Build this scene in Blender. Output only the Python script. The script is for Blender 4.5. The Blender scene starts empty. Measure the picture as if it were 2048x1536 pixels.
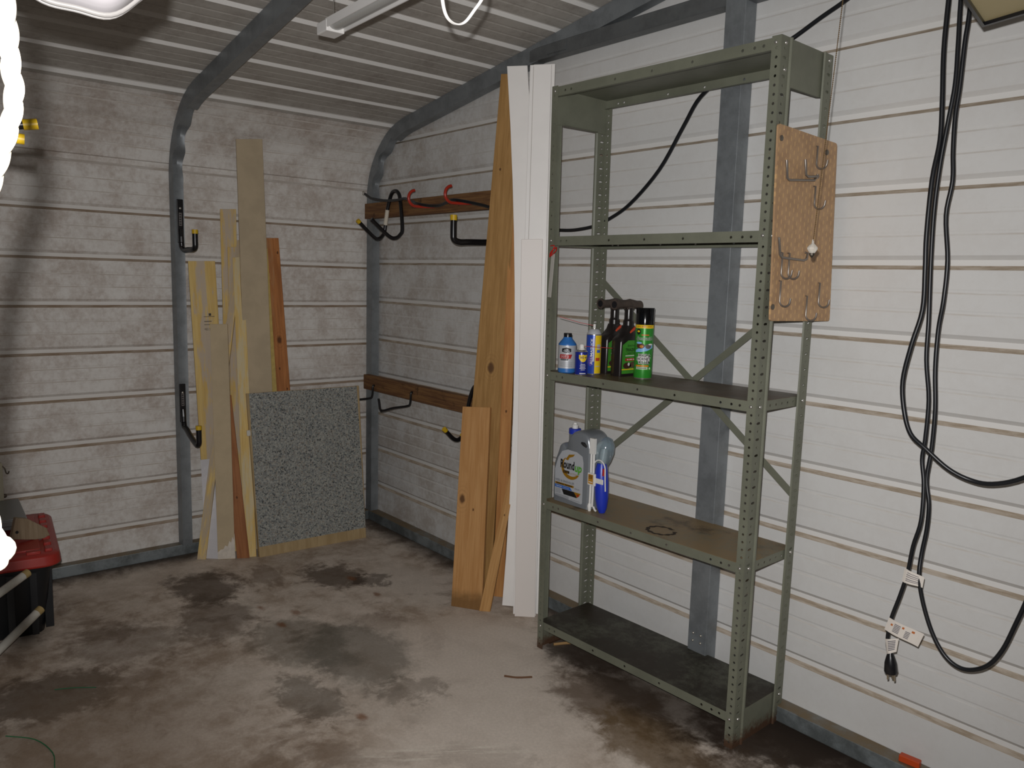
import bpy, bmesh, math, random
from mathutils import Vector, Matrix
random.seed(7)
PI = math.pi
C = bpy.context.scene.collection
sc = bpy.context.scene

# ------------------------------------------------------------------ materials
def lin(c):
    if isinstance(c, str):
        c = [int(c[i:i+2], 16)/255 for i in (0, 2, 4)]
    return tuple((v/12.92 if v <= .04045 else ((v+.055)/1.055)**2.4) for v in c) + (1.0,)

class NT:
    def __init__(s, name):
        s.m = bpy.data.materials.new(name); s.m.use_nodes = True
        s.t = s.m.node_tree; s.b = s.t.nodes['Principled BSDF']
    def n(s, typ, **kw):
        x = s.t.nodes.new(typ)
        for k, v in kw.items():
            if k.startswith('i_'):
                x.inputs[k[2:]].default_value = v
            elif k.startswith('x_'):
                x.inputs[int(k[2:])].default_value = v
            else:
                setattr(x, k, v)
        return x
    def l(s, a, b): s.t.links.new(a, b)
    def coord(s, obj=True):
        if obj: return s.n('ShaderNodeTexCoord').outputs['Object']
        return s.n('ShaderNodeNewGeometry').outputs['Position']
    def mapping(s, src, scale=(1, 1, 1), loc=(0, 0, 0)):
        m = s.n('ShaderNodeMapping'); m.inputs['Scale'].default_value = scale; m.inputs['Location'].default_value = loc
        s.l(src, m.inputs['Vector']); return m.outputs[0]
    def noise(s, src, scale, detail=4, rough=.6, dist=0):
        x = s.n('ShaderNodeTexNoise'); x.inputs['Scale'].default_value = scale
        x.inputs['Detail'].default_value = detail; x.inputs['Roughness'].default_value = rough
        x.inputs['Distortion'].default_value = dist
        s.l(src, x.inputs['Vector']); return x.outputs['Fac']
    def ramp(s, src, a, b, lo=0., hi=1.):
        x = s.n('ShaderNodeMapRange'); x.interpolation_type = 'SMOOTHSTEP'
        x.inputs[1].default_value = a; x.inputs[2].default_value = b
        x.inputs[3].default_value = lo; x.inputs[4].default_value = hi
        s.l(src, x.inputs[0]); return x.outputs[0]
    def mix(s, f, a, b):
        x = s.n('ShaderNodeMix', data_type='RGBA')
        if isinstance(f, (int, float)): x.inputs[0].default_value = f
        else: s.l(f, x.inputs[0])
        for k, v in ((6, a), (7, b)):
            if isinstance(v, (tuple, list)): x.inputs[k].default_value = v
            else: s.l(v, x.inputs[k])
        return x.outputs[2]
    def math(s, op, a, b=None):
        x = s.n('ShaderNodeMath', operation=op)
        for k, v in ((0, a), (1, b)):
            if v is None: continue
            if isinstance(v, (int, float)): x.inputs[k].default_value = v
            else: s.l(v, x.inputs[k])
        return x.outputs[0]
    def color(s, c):
        if isinstance(c, tuple): s.b.inputs['Base Color'].default_value = c
        else: s.l(c, s.b.inputs['Base Color'])
    def bump(s, h, strength=.3, dist=.003):
        x = s.n('ShaderNodeBump'); x.inputs['Strength'].default_value = strength; x.inputs['Distance'].default_value = dist
        s.l(h, x.inputs['Height']); s.l(x.outputs[0], s.b.inputs['Normal'])
    def setp(s, rough=.5, metal=0., spec=.5):
        s.b.inputs['Roughness'].default_value = rough; s.b.inputs['Metallic'].default_value = metal
        s.b.inputs['Specular IOR Level'].default_value = spec
    def spot(s, pos, cx, cy, r, soft, rx=1., ry=1., warp=None, cz=None):
        # soft edged patch at a fixed place, its edge broken up by noise
        v = s.n('ShaderNodeVectorMath', operation='SUBTRACT'); s.l(pos, v.inputs[0]); v.inputs[1].default_value = (cx, cy, cz or 0.)
        w = s.n('ShaderNodeVectorMath', operation='MULTIPLY'); s.l(v.outputs[0], w.inputs[0]); w.inputs[1].default_value = (1/rx, 1/ry, 0. if cz is None else 1.)
        d = s.n('ShaderNodeVectorMath', operation='LENGTH'); s.l(w.outputs[0], d.inputs[0])
        o = d.outputs['Value']
        if warp is not None: o = s.math('ADD', o, warp)
        return s.ramp(o, r-soft, r+soft, 1., 0.)

def plain(name, c, rough=.5, metal=0., spec=.5, var=0., scale=30.):
    t = NT(name); t.setp(rough, metal, spec); c = lin(c)
    if var > 0:
        f = t.noise(t.coord(), scale)
        d = tuple(v*(1-var) for v in c[:3])+(1,)
        t.color(t.mix(t.ramp(f, .35, .65), d, c))
    else: t.color(c)
    return t.m

def wood(name, c1, c2, knots=(), stain=None, patch=None, gs=1., rough=.65):
    t = NT(name); t.setp(rough, 0, .3); o = t.coord()
    g = t.noise(t.mapping(o, (22*gs, 22*gs, 1.2)), 3., 5, .6, .6)
    fine = t.noise(t.mapping(o, (160*gs, 160*gs, 3.)), 2., 3)
    col = t.mix(t.ramp(g, .32, .68), lin(c1), lin(c2))
    dark = tuple(v*.72 for v in lin(c2)[:3])+(1,)
    col = t.mix(t.ramp(fine, .52, .75, 0., .45), col, dark)
    w = t.math('MULTIPLY', t.math('SUBTRACT', t.noise(o, 40), .5), .016)
    for (kx, kz, kr) in knots:
        v = t.n('ShaderNodeVectorMath', operation='SUBTRACT'); t.l(o, v.inputs[0]); v.inputs[1].default_value = (kx, 0, kz)
        m = t.n('ShaderNodeVectorMath', operation='MULTIPLY'); t.l(v.outputs[0], m.inputs[0]); m.inputs[1].default_value = (1.25, 0, .8)
        d = t.n('ShaderNodeVectorMath', operation='LENGTH'); t.l(m.outputs[0], d.inputs[0])
        dd = t.math('ADD', d.outputs['Value'], w)
        ring = t.math('SINE', t.math('MULTIPLY', dd, 420.))
        halo = t.math('MULTIPLY', t.ramp(ring, -.2, 1., 0., .3), t.ramp(dd, kr, kr*4.5, 1., 0.))
        col = t.mix(halo, col, dark)
        col = t.mix(t.ramp(dd, kr*.6, kr*1.25, .85, 0.), col, lin('4a2c16'))
    if patch:   # worn patches where bare or whitewashed wood shows through
        pc, lo, hi, sx = patch
        p = t.noise(t.mapping(o, (sx, sx, sx*.12)), 1., 5, .65)
        sep = t.n('ShaderNodeSeparateXYZ'); t.l(o, sep.inputs[0])
        mid = t.ramp(t.math('ABSOLUTE', sep.outputs[0]), .01, .07, .09, -.12)
        col = t.mix(t.ramp(t.math('ADD', p, mid), lo, hi, 0., .85), col, lin(pc))
    if stain:   # damp stained foot of the board
        z0, z1, scol = stain
        sep = t.n('ShaderNodeSeparateXYZ'); t.l(o, sep.inputs[0])
        zz = t.math('ADD', sep.outputs[2], t.math('MULTIPLY', t.math('SUBTRACT', t.noise(o, 25), .5), .07))
        col = t.mix(t.ramp(zz, z0, z1, .8, 0.), col, lin(scol))
    t.color(col); t.bump(g, .15, .002)
    return t.m

# ------------------------------------------------------------------ mesh builder
class MB:
    def __init__(s): s.v = []; s.f = []; s.mi = []
    def add(s, vs, fs, mi=0, M=None):
        b = len(s.v)
        s.v += [tuple(M @ Vector(v)) if M is not None else tuple(v) for v in vs]
        s.f += [tuple(i+b for i in f) for f in fs]; s.mi += [mi]*len(fs); return s
    def box(s, x0, x1, y0, y1, z0, z1, mi=0, M=None):
        vs = [(x0,y0,z0),(x1,y0,z0),(x1,y1,z0),(x0,y1,z0),(x0,y0,z1),(x1,y0,z1),(x1,y1,z1),(x0,y1,z1)]
        return s.add(vs, [(3,2,1,0),(4,5,6,7),(0,1,5,4),(1,2,6,5),(2,3,7,6),(3,0,4,7)], mi, M)
    def prism(s, pts, a, b, axis='y', mi=0, M=None):
        n = len(pts)
        mk = {'y': lambda p, t: (p[0], t, p[1]), 'x': lambda p, t: (t, p[0], p[1]), 'z': lambda p, t: (p[0], p[1], t)}[axis]
        vs = [mk(p, a) for p in pts]+[mk(p, b) for p in pts]
        fs = [tuple(range(n)), tuple(range(2*n-1, n-1, -1))]+[(i, i+n, (i+1) % n+n, (i+1) % n) for i in range(n)]
        return s.add(vs, fs, mi, M)
    def tube(s, path, r, n=10, mi=0, caps=True, M=None):
        P = [Vector(p) for p in path]; R = r if isinstance(r, (list, tuple)) else [r]*len(P)
        T = [(P[min(i+1, len(P)-1)]-P[max(i-1, 0)]).normalized() for i in range(len(P))]
        a = Vector((0, 0, 1)) if abs(T[0].z) < .9 else Vector((1, 0, 0))
        N = (a-T[0]*a.dot(T[0])).normalized(); vs = []
        for i, p in enumerate(P):
            N = (N-T[i]*N.dot(T[i])); N = N.normalized() if N.length > 1e-6 else T[i].orthogonal().normalized()
            B = T[i].cross(N)
            vs += [p+(N*math.cos(2*PI*k/n)+B*math.sin(2*PI*k/n))*R[i] for k in range(n)]
        fs = [(i*n+k, i*n+(k+1) % n, (i+1)*n+(k+1) % n, (i+1)*n+k) for i in range(len(P)-1) for k in range(n)]
        if caps: fs += [tuple(range(n-1, -1, -1)), tuple((len(P)-1)*n+k for k in range(n))]
        return s.add(vs, fs, mi, M)
    def lathe(s, prof, n=28, mi=0, M=None, mis=None):
        vs = [(r*math.cos(2*PI*k/n), r*math.sin(2*PI*k/n), z) for r, z in prof for k in range(n)]
        for i in range(len(prof)-1):
            pass
        b = len(s.v); s.add(vs, [], 0, M)
        for i in range(len(prof)-1):
            m = mis[i] if mis else mi
            for k in range(n):
                s.f.append((b+i*n+k, b+i*n+(k+1) % n, b+(i+1)*n+(k+1) % n, b+(i+1)*n+k)); s.mi.append(m)
        if prof[0][0] > 1e-5: s.f.append(tuple(b+k for k in range(n-1, -1, -1))); s.mi.append(mis[0] if mis else mi)
        if prof[-1][0] > 1e-5: s.f.append(tuple(b+(len(prof)-1)*n+k for k in range(n))); s.mi.append(mis[-1] if mis else mi)
        return s
    def ball(s, c, r, n=12, mi=0, sc=(1, 1, 1)):
        prof = [(max(r*math.sin(PI*i/8), 1e-6), -r*math.cos(PI*i/8)) for i in range(9)]
        return s.lathe(prof, n, mi, Matrix.Translation(c) @ Matrix.Diagonal((*sc, 1)))
    def build(s, name, mats, parent=None, smooth=None, bevel=0, solid=0, xf=None, loc=None):
        me = bpy.data.meshes.new(name)
        vs = [xf(v) for v in s.v] if xf else s.v
        me.from_pydata([tuple(v) for v in vs], [], s.f)
        if not isinstance(mats, (list, tuple)): mats = [mats]
        for m in mats: me.materials.append(m)
        for p, i in zip(me.polygons, s.mi): p.material_index = i
        bm = bmesh.new(); bm.from_mesh(me); bmesh.ops.recalc_face_normals(bm, faces=bm.faces)
        bm.to_mesh(me); bm.free()
        o = bpy.data.objects.new(name, me); C.objects.link(o)
        if smooth is not None:
            me.polygons.foreach_set('use_smooth', [True]*len(me.polygons))
            me.set_sharp_from_angle(angle=math.radians(smooth))
        if bevel:
            b = o.modifiers.new('bevel', 'BEVEL'); b.width = bevel; b.segments = 2; b.limit_method = 'ANGLE'; b.angle_limit = math.radians(40)
        if solid:
            k = o.modifiers.new('solid', 'SOLIDIFY'); k.thickness = solid; k.offset = 0
        if parent: o.parent = parent
        if loc: o.location = loc
        return o

def tag(o, label, cat, group=None, kind=None):
    o['label'] = label; o['category'] = cat
    if group: o['group'] = group
    if kind: o['kind'] = kind
    return o
def struct(o): o['kind'] = 'structure'; return o
def thing(name, label, cat, loc=(0, 0, 0), rz=0, group=None):
    o = bpy.data.objects.new(name, None); C.objects.link(o); o.empty_display_size = .05
    o.location = loc; o.rotation_euler = (0, 0, rz); return tag(o, label, cat, group)
def catmull(pts, n=8):
    P = [Vector(p) for p in pts]; P = [P[0]*2-P[1]]+P+[P[-1]*2-P[-2]]; out = []
    for i in range(1, len(P)-2):
        a, b, c, d = P[i-1], P[i], P[i+1], P[i+2]
        for k in range(n):
            t = k/n
            out.append(.5*((2*b)+(c-a)*t+(2*a-5*b+4*c-d)*t*t+(3*b-a-3*c+d)*t**3))
    return out+[P[-2]]

_tc = {}
def text2d(s, bold=0.):
    if (s, bold) in _tc: return _tc[(s, bold)]
    cu = bpy.data.curves.new('t', 'FONT'); cu.body = s; cu.size = 1.; cu.resolution_u = 2; cu.offset = bold
    o = bpy.data.objects.new('t', cu); C.objects.link(o)
    bpy.context.view_layer.update()
    me = bpy.data.meshes.new_from_object(o.evaluated_get(bpy.context.evaluated_depsgraph_get()))
    vs = [(v.co.x, v.co.y) for v in me.vertices]; fs = [tuple(p.vertices) for p in me.polygons]
    bpy.data.objects.remove(o); bpy.data.curves.remove(cu); bpy.data.meshes.remove(me)
    x0 = min(v[0] for v in vs); x1 = max(v[0] for v in vs)
    r = ([(v[0]-x0, v[1]) for v in vs], fs, x1-x0); _tc[(s, bold)] = r
    return r
class Label:
    """printed label: flat patches and lettering laid on a surface given by fn(u, v, lift)"""
    def __init__(s, fn): s.fn = fn; s.m = MB()
    def rect(s, u0, u1, v0, v1, mi, lift=1, n=10):
        vs = []; fs = []
        for i in range(n+1):
            u = u0+(u1-u0)*i/n; vs += [s.fn(u, v0, lift), s.fn(u, v1, lift)]
        for i in range(n): fs.append((2*i, 2*i+2, 2*i+3, 2*i+1))
        s.m.add(vs, fs, mi); return s
    def poly(s, pts, mi, lift=1, n=14):
        us = sorted(set([p[0] for p in pts])); u0, u1 = us[0], us[-1]
        us = sorted(set(us+[u0+(u1-u0)*i/n for i in range(n+1)])); col = []
        for u in us:
            hit = []
            for i in range(len(pts)):
                a, b = pts[i], pts[(i+1) % len(pts)]
                if min(a[0], b[0])-1e-9 <= u <= max(a[0], b[0])+1e-9:
                    if abs(a[0]-b[0]) < 1e-9: hit += [a[1], b[1]]
                    else: hit.append(a[1]+(b[1]-a[1])*(u-a[0])/(b[0]-a[0]))
            col.append((min(hit), max(hit)))
        vs = []
        for u, (a, b) in zip(us, col): vs += [s.fn(u, a, lift), s.fn(u, b, lift)]
        s.m.add(vs, [(2*i, 2*i+2, 2*i+3, 2*i+1) for i in range(len(us)-1)], mi); return s
    def disc(s, cu, cv, ru, rv, mi, lift=1, n=24):
        return s.poly([(cu+ru*math.cos(2*PI*k/n), cv+rv*math.sin(2*PI*k/n)) for k in range(n)], mi, lift, 16)
    def text(s, t, cu, cv, h, mi, lift=2, w=None, bold=0., rot=0., shear=0., align='c'):
        vs, fs, W = text2d(t, bold); k = h/.72; kx = w/W if w else k
        off = {'c': -W*kx/2, 'l': 0, 'r': -W*kx}[align]
        c, sn = math.cos(rot), math.sin(rot); out = []
        for x, y in vs:
            a, b = x*kx+off+shear*y*k, (y-.36)*k
            out.append(s.fn(cu+a*c-b*sn, cv+a*sn+b*c, lift))
        s.m.add(out, fs, mi); return s
    def marks(s, u0, u1, v, h, mi, words, lift=2):   # print too small to read in the photo
        n = sum(words)+len(words)-1; d = (u1-u0)/n; u = u0
        for w in words:
            for k in range(w):
                a = h*(.5 if (k*7+w) % 3 else .32); s.rect(u+d*.12, u+d*.88, v-a, v+h*.5, mi, lift, 1); u += d
            u += d
        return s
    def build(s, name, mats, parent): return s.m.build(name, mats, parent)
def cyl_fn(r, phi0, lift=.0004):
    def fn(u, v, l):
        a = phi0+u/r; R = r+lift*l; return (R*math.cos(a), R*math.sin(a), v)
    return fn
def flat_fn(o, U, V, N, lift=.0005):
    o, U, V, N = Vector(o), Vector(U), Vector(V), Vector(N)
    return lambda u, v, l: o+U*u+V*v+N*(lift*l)

# ------------------------------------------------------------------ camera
CAM = Vector((4.33127, -2.47224, 1.51237))
cr = Vector((.63817834, .76938673, .02779333)); cu_ = Vector((-.11875158, .06270332, .99094216)); cf = Vector((-.76067501, .63569832, -.13138179))
cd = bpy.data.cameras.new('camera'); cam = bpy.data.objects.new('camera', cd); C.objects.link(cam)
M = Matrix(((cr.x, cu_.x, -cf.x, CAM.x), (cr.y, cu_.y, -cf.y, CAM.y), (cr.z, cu_.z, -cf.z, CAM.z), (0, 0, 0, 1)))
cam.matrix_world = M; cd.sensor_width = 36; cd.lens = 1589.38/2048*36; cd.clip_start = .02
sc.camera = cam

# ------------------------------------------------------------------ shed shell
Z_GABLE, Z_SIDE, PITCH = 2.487, 2.4585, .2286
EAVE = catmull([(.03, 1.93, 0), (.038, 2.02, 0), (.072, 2.115, 0), (.132, 2.203, 0), (.215, 2.278, 0), (.312, 2.335, 0), (.43, 2.373, 0), (.62, 2.403, 0)], 6)
RIDGE_X = 2.6; RIDGE_Z = 2.305+.158*RIDGE_X; SHED_W = 2*RIDGE_X; Y_END = -5.4
SECT = [(.03, 0.)]+[(p.x, p.y) for p in EAVE]+[(RIDGE_X, RIDGE_Z)]
_acc = [0.]
for a, b in zip(SECT, SECT[1:]): _acc.append(_acc[-1]+math.hypot(b[0]-a[0], b[1]-a[1]))
def sect(s):
    for i in range(len(SECT)-1):
        if s <= _acc[i+1] or i == len(SECT)-2:
            a, b = SECT[i], SECT[i+1]; L = _acc[i+1]-_acc[i]; t = (s-_acc[i])/L
            d = ((b[0]-a[0])/L, (b[1]-a[1])/L)
            return (a[0]+(b[0]-a[0])*t, a[1]+(b[1]-a[1])*t, d)
S_MAX = _acc[-1]
S_WALL = 1.95
def rib_profile(s0, s1, base, extra=()):
    """list of (s, depth, dusty) along a ribbed steel sheet, ribs pressed outward"""
    pts = [(s0, 0., 0)]
    k = math.ceil((s0-base)/PITCH)
    for j in range(k, k+60):
        e = base+j*PITCH
        for ds, dp, du in ((0, 0, 1), (.0125, .013, 3), (.029, .013, 0), (.042, 0, 0), (.098, 0, 2), (.103, .0015, 0), (.108, .0015, 0), (.113, 0, 0), (.159, 0, 2), (.164, .0015, 0), (.169, .0015, 0), (.174, 0, 0)):
            if s0+.002 < e+ds < s1-.002: pts.append((e+ds, dp, du))
    for q in extra:
        if s0 < q < s1 and all(abs(q-p[0]) > .004 for p in pts): pts.append((q, None, 0))
    pts.append((s1, 0., 0)); pts.sort()
    out = []
    for i, (a, b, c) in enumerate(pts):
        if b is None:
            b = out[-1][1]; c = out[-1][2]
        out.append((a, b, c))
    return out

def sheet_mat(name, clean, grime, lo, hi, extra=None):
    t = NT(name); t.setp(.62, 0., .35); p = t.coord(False)
    a = t.noise(p, 5., 6, .65); b = t.noise(p, 38., 5, .75)
    f = t.math('ADD', t.math('MULTIPLY', a, .6), t.math('MULTIPLY', b, .4))
    g = t.ramp(f, lo, hi)
    if extra: g = extra(t, p, g)
    col = t.mix(g, lin(clean), lin(grime))
    sp = t.noise(p, 260., 2)
    col = t.mix(t.ramp(sp, .7, .8, 0., .25), col, lin('5b5148'))
    t.color(col); return t.m
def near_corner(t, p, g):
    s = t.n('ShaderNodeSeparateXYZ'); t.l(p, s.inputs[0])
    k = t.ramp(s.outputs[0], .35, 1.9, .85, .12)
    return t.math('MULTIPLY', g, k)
m_side = sheet_mat('sheet_side', 'dbd8d3', 'b2a69c', .38, .68)
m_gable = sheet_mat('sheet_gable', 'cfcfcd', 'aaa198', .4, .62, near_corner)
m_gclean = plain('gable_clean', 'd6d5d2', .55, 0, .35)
m_rlit = plain('roof_rib_lit', 'dcdad6', .5, 0, .4)  # paints the flash's brightness into the roof ribs, paler than the flats
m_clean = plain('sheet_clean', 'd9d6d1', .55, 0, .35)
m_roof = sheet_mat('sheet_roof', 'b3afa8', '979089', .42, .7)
def dust_mat(name, c1, c2):
    t = NT(name); t.setp(.9, 0, .1); p = t.coord(False)
    t.color(t.mix(t.ramp(t.noise(t.mapping(p, (6, 6, 60)), 1.5, 5, .7), .38, .62), lin(c1), lin(c2))); return t.m
m_dust = dust_mat('ledge_dust', '93806c', 'ab9d8e'); m_dust2 = dust_mat('line_dust', 'bbb2a8', 'cec9c3'); m_gdust = dust_mat('gable_dust', '9b8d7b', 'b8ad9f'); m_gdust2 = dust_mat('gable_line', 'c3bfb9', 'cdccc9')

def ribbed_side(name, s0, s1, mats, flip=False):
    prof = rib_profile(s0, s1, Z_SIDE-20*PITCH, _acc)
    m = MB(); n = len(prof)
    pts = []
    for s, d, _ in prof:
        x, z, (dx, dz) = sect(s)
        x, z = x-dz*d, z+dx*d
        pts.append((SHED_W-x if flip else x, z))
    vs = [(x, .0, z) for x, z in pts]+[(x, Y_END, z) for x, z in pts]
    for i in range(n-1):
        m.add([vs[i], vs[i+1], vs[n+i+1], vs[n+i]], [(0, 1, 2, 3)], prof[i][2] if len(mats) > 1 else 0)
    return struct(m.build(name, mats))
ribbed_side('wall_left', 0, S_WALL, [m_side, m_dust, m_dust2, m_clean])
ribbed_side('wall_right', 0, S_WALL, [m_side, m_dust, m_dust2, m_clean], True)
# roof: both slopes in one sheet
def roof():
    m = MB()
    for flip in (False, True):
        prof = rib_profile(S_WALL, S_MAX, Z_SIDE-20*PITCH, _acc)
        # smooth sheet end lapped over the bend instead of a rib there
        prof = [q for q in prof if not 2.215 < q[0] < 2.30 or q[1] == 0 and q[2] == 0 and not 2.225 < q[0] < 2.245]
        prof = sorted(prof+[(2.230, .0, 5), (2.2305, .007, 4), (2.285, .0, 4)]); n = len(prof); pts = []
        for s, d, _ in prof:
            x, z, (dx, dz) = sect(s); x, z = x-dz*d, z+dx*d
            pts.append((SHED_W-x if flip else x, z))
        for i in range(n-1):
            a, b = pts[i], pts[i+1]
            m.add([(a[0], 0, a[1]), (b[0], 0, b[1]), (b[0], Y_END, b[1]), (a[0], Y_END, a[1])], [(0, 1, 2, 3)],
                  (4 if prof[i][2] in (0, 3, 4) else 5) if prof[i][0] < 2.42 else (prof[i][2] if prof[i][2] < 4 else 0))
    return struct(m.build('ceiling', [m_roof, m_rlit, m_roof, m_rlit, m_side, m_dust2]))
roof()
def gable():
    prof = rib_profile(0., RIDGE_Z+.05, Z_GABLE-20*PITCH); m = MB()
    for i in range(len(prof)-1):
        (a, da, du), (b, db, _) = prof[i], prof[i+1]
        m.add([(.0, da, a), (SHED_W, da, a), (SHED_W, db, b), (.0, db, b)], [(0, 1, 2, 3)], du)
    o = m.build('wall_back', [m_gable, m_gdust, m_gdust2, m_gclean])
    bm = bmesh.new(); bm.from_mesh(o.data)
    sl = (RIDGE_Z-2.305)/RIDGE_X
    for nx, x0 in ((-sl, 0.), (sl, SHED_W)):
        g = bm.verts[:]+bm.edges[:]+bm.faces[:]
        bmesh.ops.bisect_plane(bm, geom=g, plane_co=(x0, 0, 2.305+.004), plane_no=Vector((nx, 0, 1)).normalized(), clear_outer=True)
    bm.to_mesh(o.data); bm.free()
    return struct(o)
gable()

def floor_mat():
    t = NT('concrete'); p = t.coord(False); t.b.inputs['Specular IOR Level'].default_value = .25
    n1 = t.noise(p, 2.2, 7, .62, .4); n2 = t.noise(p, 11., 6, .7, .3); n3 = t.noise(p, 90., 4, .7)
    warp = t.math('ADD', t.math('MULTIPLY', t.math('SUBTRACT', n2, .5), .5), t.math('MULTIPLY', t.math('SUBTRACT', n1, .5), .5))
    f = t.math('ADD', t.math('MULTIPLY', n1, .55), t.math('MULTIPLY', n2, .45))
    col = t.mix(t.ramp(f, .38, .62), lin('a99887'), lin('d8cbbe'))
    def over(mask, c, k):
        nonlocal col
        col = t.mix(t.math('MULTIPLY', mask, k), col, lin(c))
    over(t.ramp(t.noise(t.mapping(p, (1, 1, 1), (3.1, 7.7, 0)), 3.1, 8, .68, .5), .50, .60), 'd3c8bb', .5)
    over(t.ramp(t.noise(t.mapping(p, (1, 1, 1), (9.3, 1.2, 0)), 2.7, 8, .66, .5), .53, .62), '6d5a49', .55)
    over(t.ramp(t.noise(t.mapping(p, (1, 1, 1), (5.3, 4.2, 0)), 17., 6, .7, .4), .62, .70), 'ded6ca', .45)
    light = [(1.06, -.43, .20, 1., .7, .7), (1.95, -.5, .3, 1., .7, .75), (2.25, -.75, .36, 1.1, .9, .7), (1.75, -.75, .25, 1, .7, .55), (.33, -1.42, .22, .6, 1.4, .4), (1.5, -.85, .22, 1.3, .5, .35), (2.5, -1.1, .3, 1, 1, .45), (1.85, -1.15, .2, 1.4, .6, .4)]
    for x, y, r, rx, ry, k in light:
        over(t.spot(p, x, y, r, r*.45, rx, ry, t.math('MULTIPLY', warp, .5)), 'd6cbbf', k)
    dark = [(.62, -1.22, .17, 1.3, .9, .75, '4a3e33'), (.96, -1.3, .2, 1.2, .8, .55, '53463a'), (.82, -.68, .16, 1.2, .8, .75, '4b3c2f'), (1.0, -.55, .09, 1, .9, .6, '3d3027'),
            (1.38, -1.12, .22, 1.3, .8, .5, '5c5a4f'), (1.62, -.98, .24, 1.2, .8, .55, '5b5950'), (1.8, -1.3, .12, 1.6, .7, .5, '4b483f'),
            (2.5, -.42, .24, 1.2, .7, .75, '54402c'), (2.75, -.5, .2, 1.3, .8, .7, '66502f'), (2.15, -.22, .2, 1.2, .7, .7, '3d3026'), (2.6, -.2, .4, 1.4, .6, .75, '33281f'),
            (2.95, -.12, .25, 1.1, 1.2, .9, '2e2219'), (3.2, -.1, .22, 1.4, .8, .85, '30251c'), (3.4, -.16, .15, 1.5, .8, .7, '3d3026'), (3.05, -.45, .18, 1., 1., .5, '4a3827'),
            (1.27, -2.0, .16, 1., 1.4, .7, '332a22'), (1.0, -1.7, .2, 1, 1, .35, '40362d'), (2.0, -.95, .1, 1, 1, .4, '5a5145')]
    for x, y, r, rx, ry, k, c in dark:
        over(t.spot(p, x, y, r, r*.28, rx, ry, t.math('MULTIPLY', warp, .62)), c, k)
    over(t.spot(p, 1.75, -1.85, .5, .35, 1.3, .8, warp), '7d6a57', .6)
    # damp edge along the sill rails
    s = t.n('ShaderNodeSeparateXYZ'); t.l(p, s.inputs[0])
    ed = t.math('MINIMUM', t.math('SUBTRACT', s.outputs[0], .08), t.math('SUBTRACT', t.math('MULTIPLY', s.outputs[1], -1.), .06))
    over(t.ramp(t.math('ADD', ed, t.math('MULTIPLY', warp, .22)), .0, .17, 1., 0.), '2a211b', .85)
    # rusty spots and a pale scraped streak
    for x, y, r in ((.98, -1.12, .022), (1.12, -1.02, .025), (1.2, -1.12, .02), (.9, -.62, .02), (2.05, -1.2, .016), (1.15, -.62, .018)):
        over(t.spot(p, x, y, r, r*.7, 1.3, .8, t.math('MULTIPLY', warp, .08)), '7c4a22', .7)
    vr = t.n('ShaderNodeVectorRotate', rotation_type='Z_AXIS'); vr.inputs['Angle'].default_value = -.986; t.l(p, vr.inputs['Vector']); q = vr.outputs[0]
    st = t.noise(t.mapping(q, (5., 60., 1)), 1., 5, .7)
    ca, sa = math.cos(-.986), math.sin(-.986); sx, sy = 2.40, -1.09
    over(t.math('MULTIPLY', t.spot(q, sx*ca-sy*sa, sx*sa+sy*ca, .2, .1, 1.2, .2, None), t.ramp(st, .48, .6)), 'ded6c8', .8)
    col = t.mix(t.ramp(n3, .35, .7, .12, 0.), col, lin('3b322b'))
    t.color(col); t.b.inputs['Roughness'].default_value = .8
    t.bump(t.math('ADD', t.math('MULTIPLY', n2, .5), t.math('MULTIPLY', n3, .25)), .25, .003)
    return t.m
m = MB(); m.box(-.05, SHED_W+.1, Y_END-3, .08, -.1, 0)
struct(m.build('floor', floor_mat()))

def galv(name, c, dirty=.3):
    t = NT(name); t.setp(.48, .35, .5); o = t.coord()
    n = t.noise(o, 9., 5, .7); v = t.noise(o, 60., 3)
    col = t.mix(t.ramp(n, .35, .7), lin(c), tuple(k*.72 for k in lin(c)[:3])+(1,))
    col = t.mix(t.ramp(v, .6, .75, 0, dirty), col, lin('929596'))
    t.color(col); return t.m
m_galv = galv('galvanised', '858a8d'); m_galv_d = galv('galvanised_roof', '6a6d6e', .12)
def rail_mat():
    t = NT('sill_rail'); t.setp(.5, .3, .5); p = t.coord(False)
    n = t.noise(p, 7., 6, .7)
    col = t.mix(t.ramp(n, .35, .65), lin('878e90'), lin('5f6464'))
    g = t.n('ShaderNodeNewGeometry'); s = t.n('ShaderNodeSeparateXYZ'); t.l(g.outputs['Position'], s.inputs[0])
    k = t.ramp(t.math('ADD', s.outputs[2], t.math('MULTIPLY', n, .012)), .060, .0655)
    t.color(t.mix(k, col, lin('7b6a50'))); return t.m      # settled brown dirt on the top face
m_rail = rail_mat()
m = MB(); m.box(.03, .087, Y_END, -.06, 0, .058)
struct(m.build('baseboard_left', m_rail, bevel=.004))
m = MB(); m.box(.03, SHED_W-.03, -.06, 0, 0, .058)
struct(m.build('baseboard_back', m_rail, bevel=.004))
m = MB(); m.box(SHED_W-.087, SHED_W-.03, Y_END, -.06, 0, .058)
struct(m.build('baseboard_right', m_rail, bevel=.004))

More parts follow.
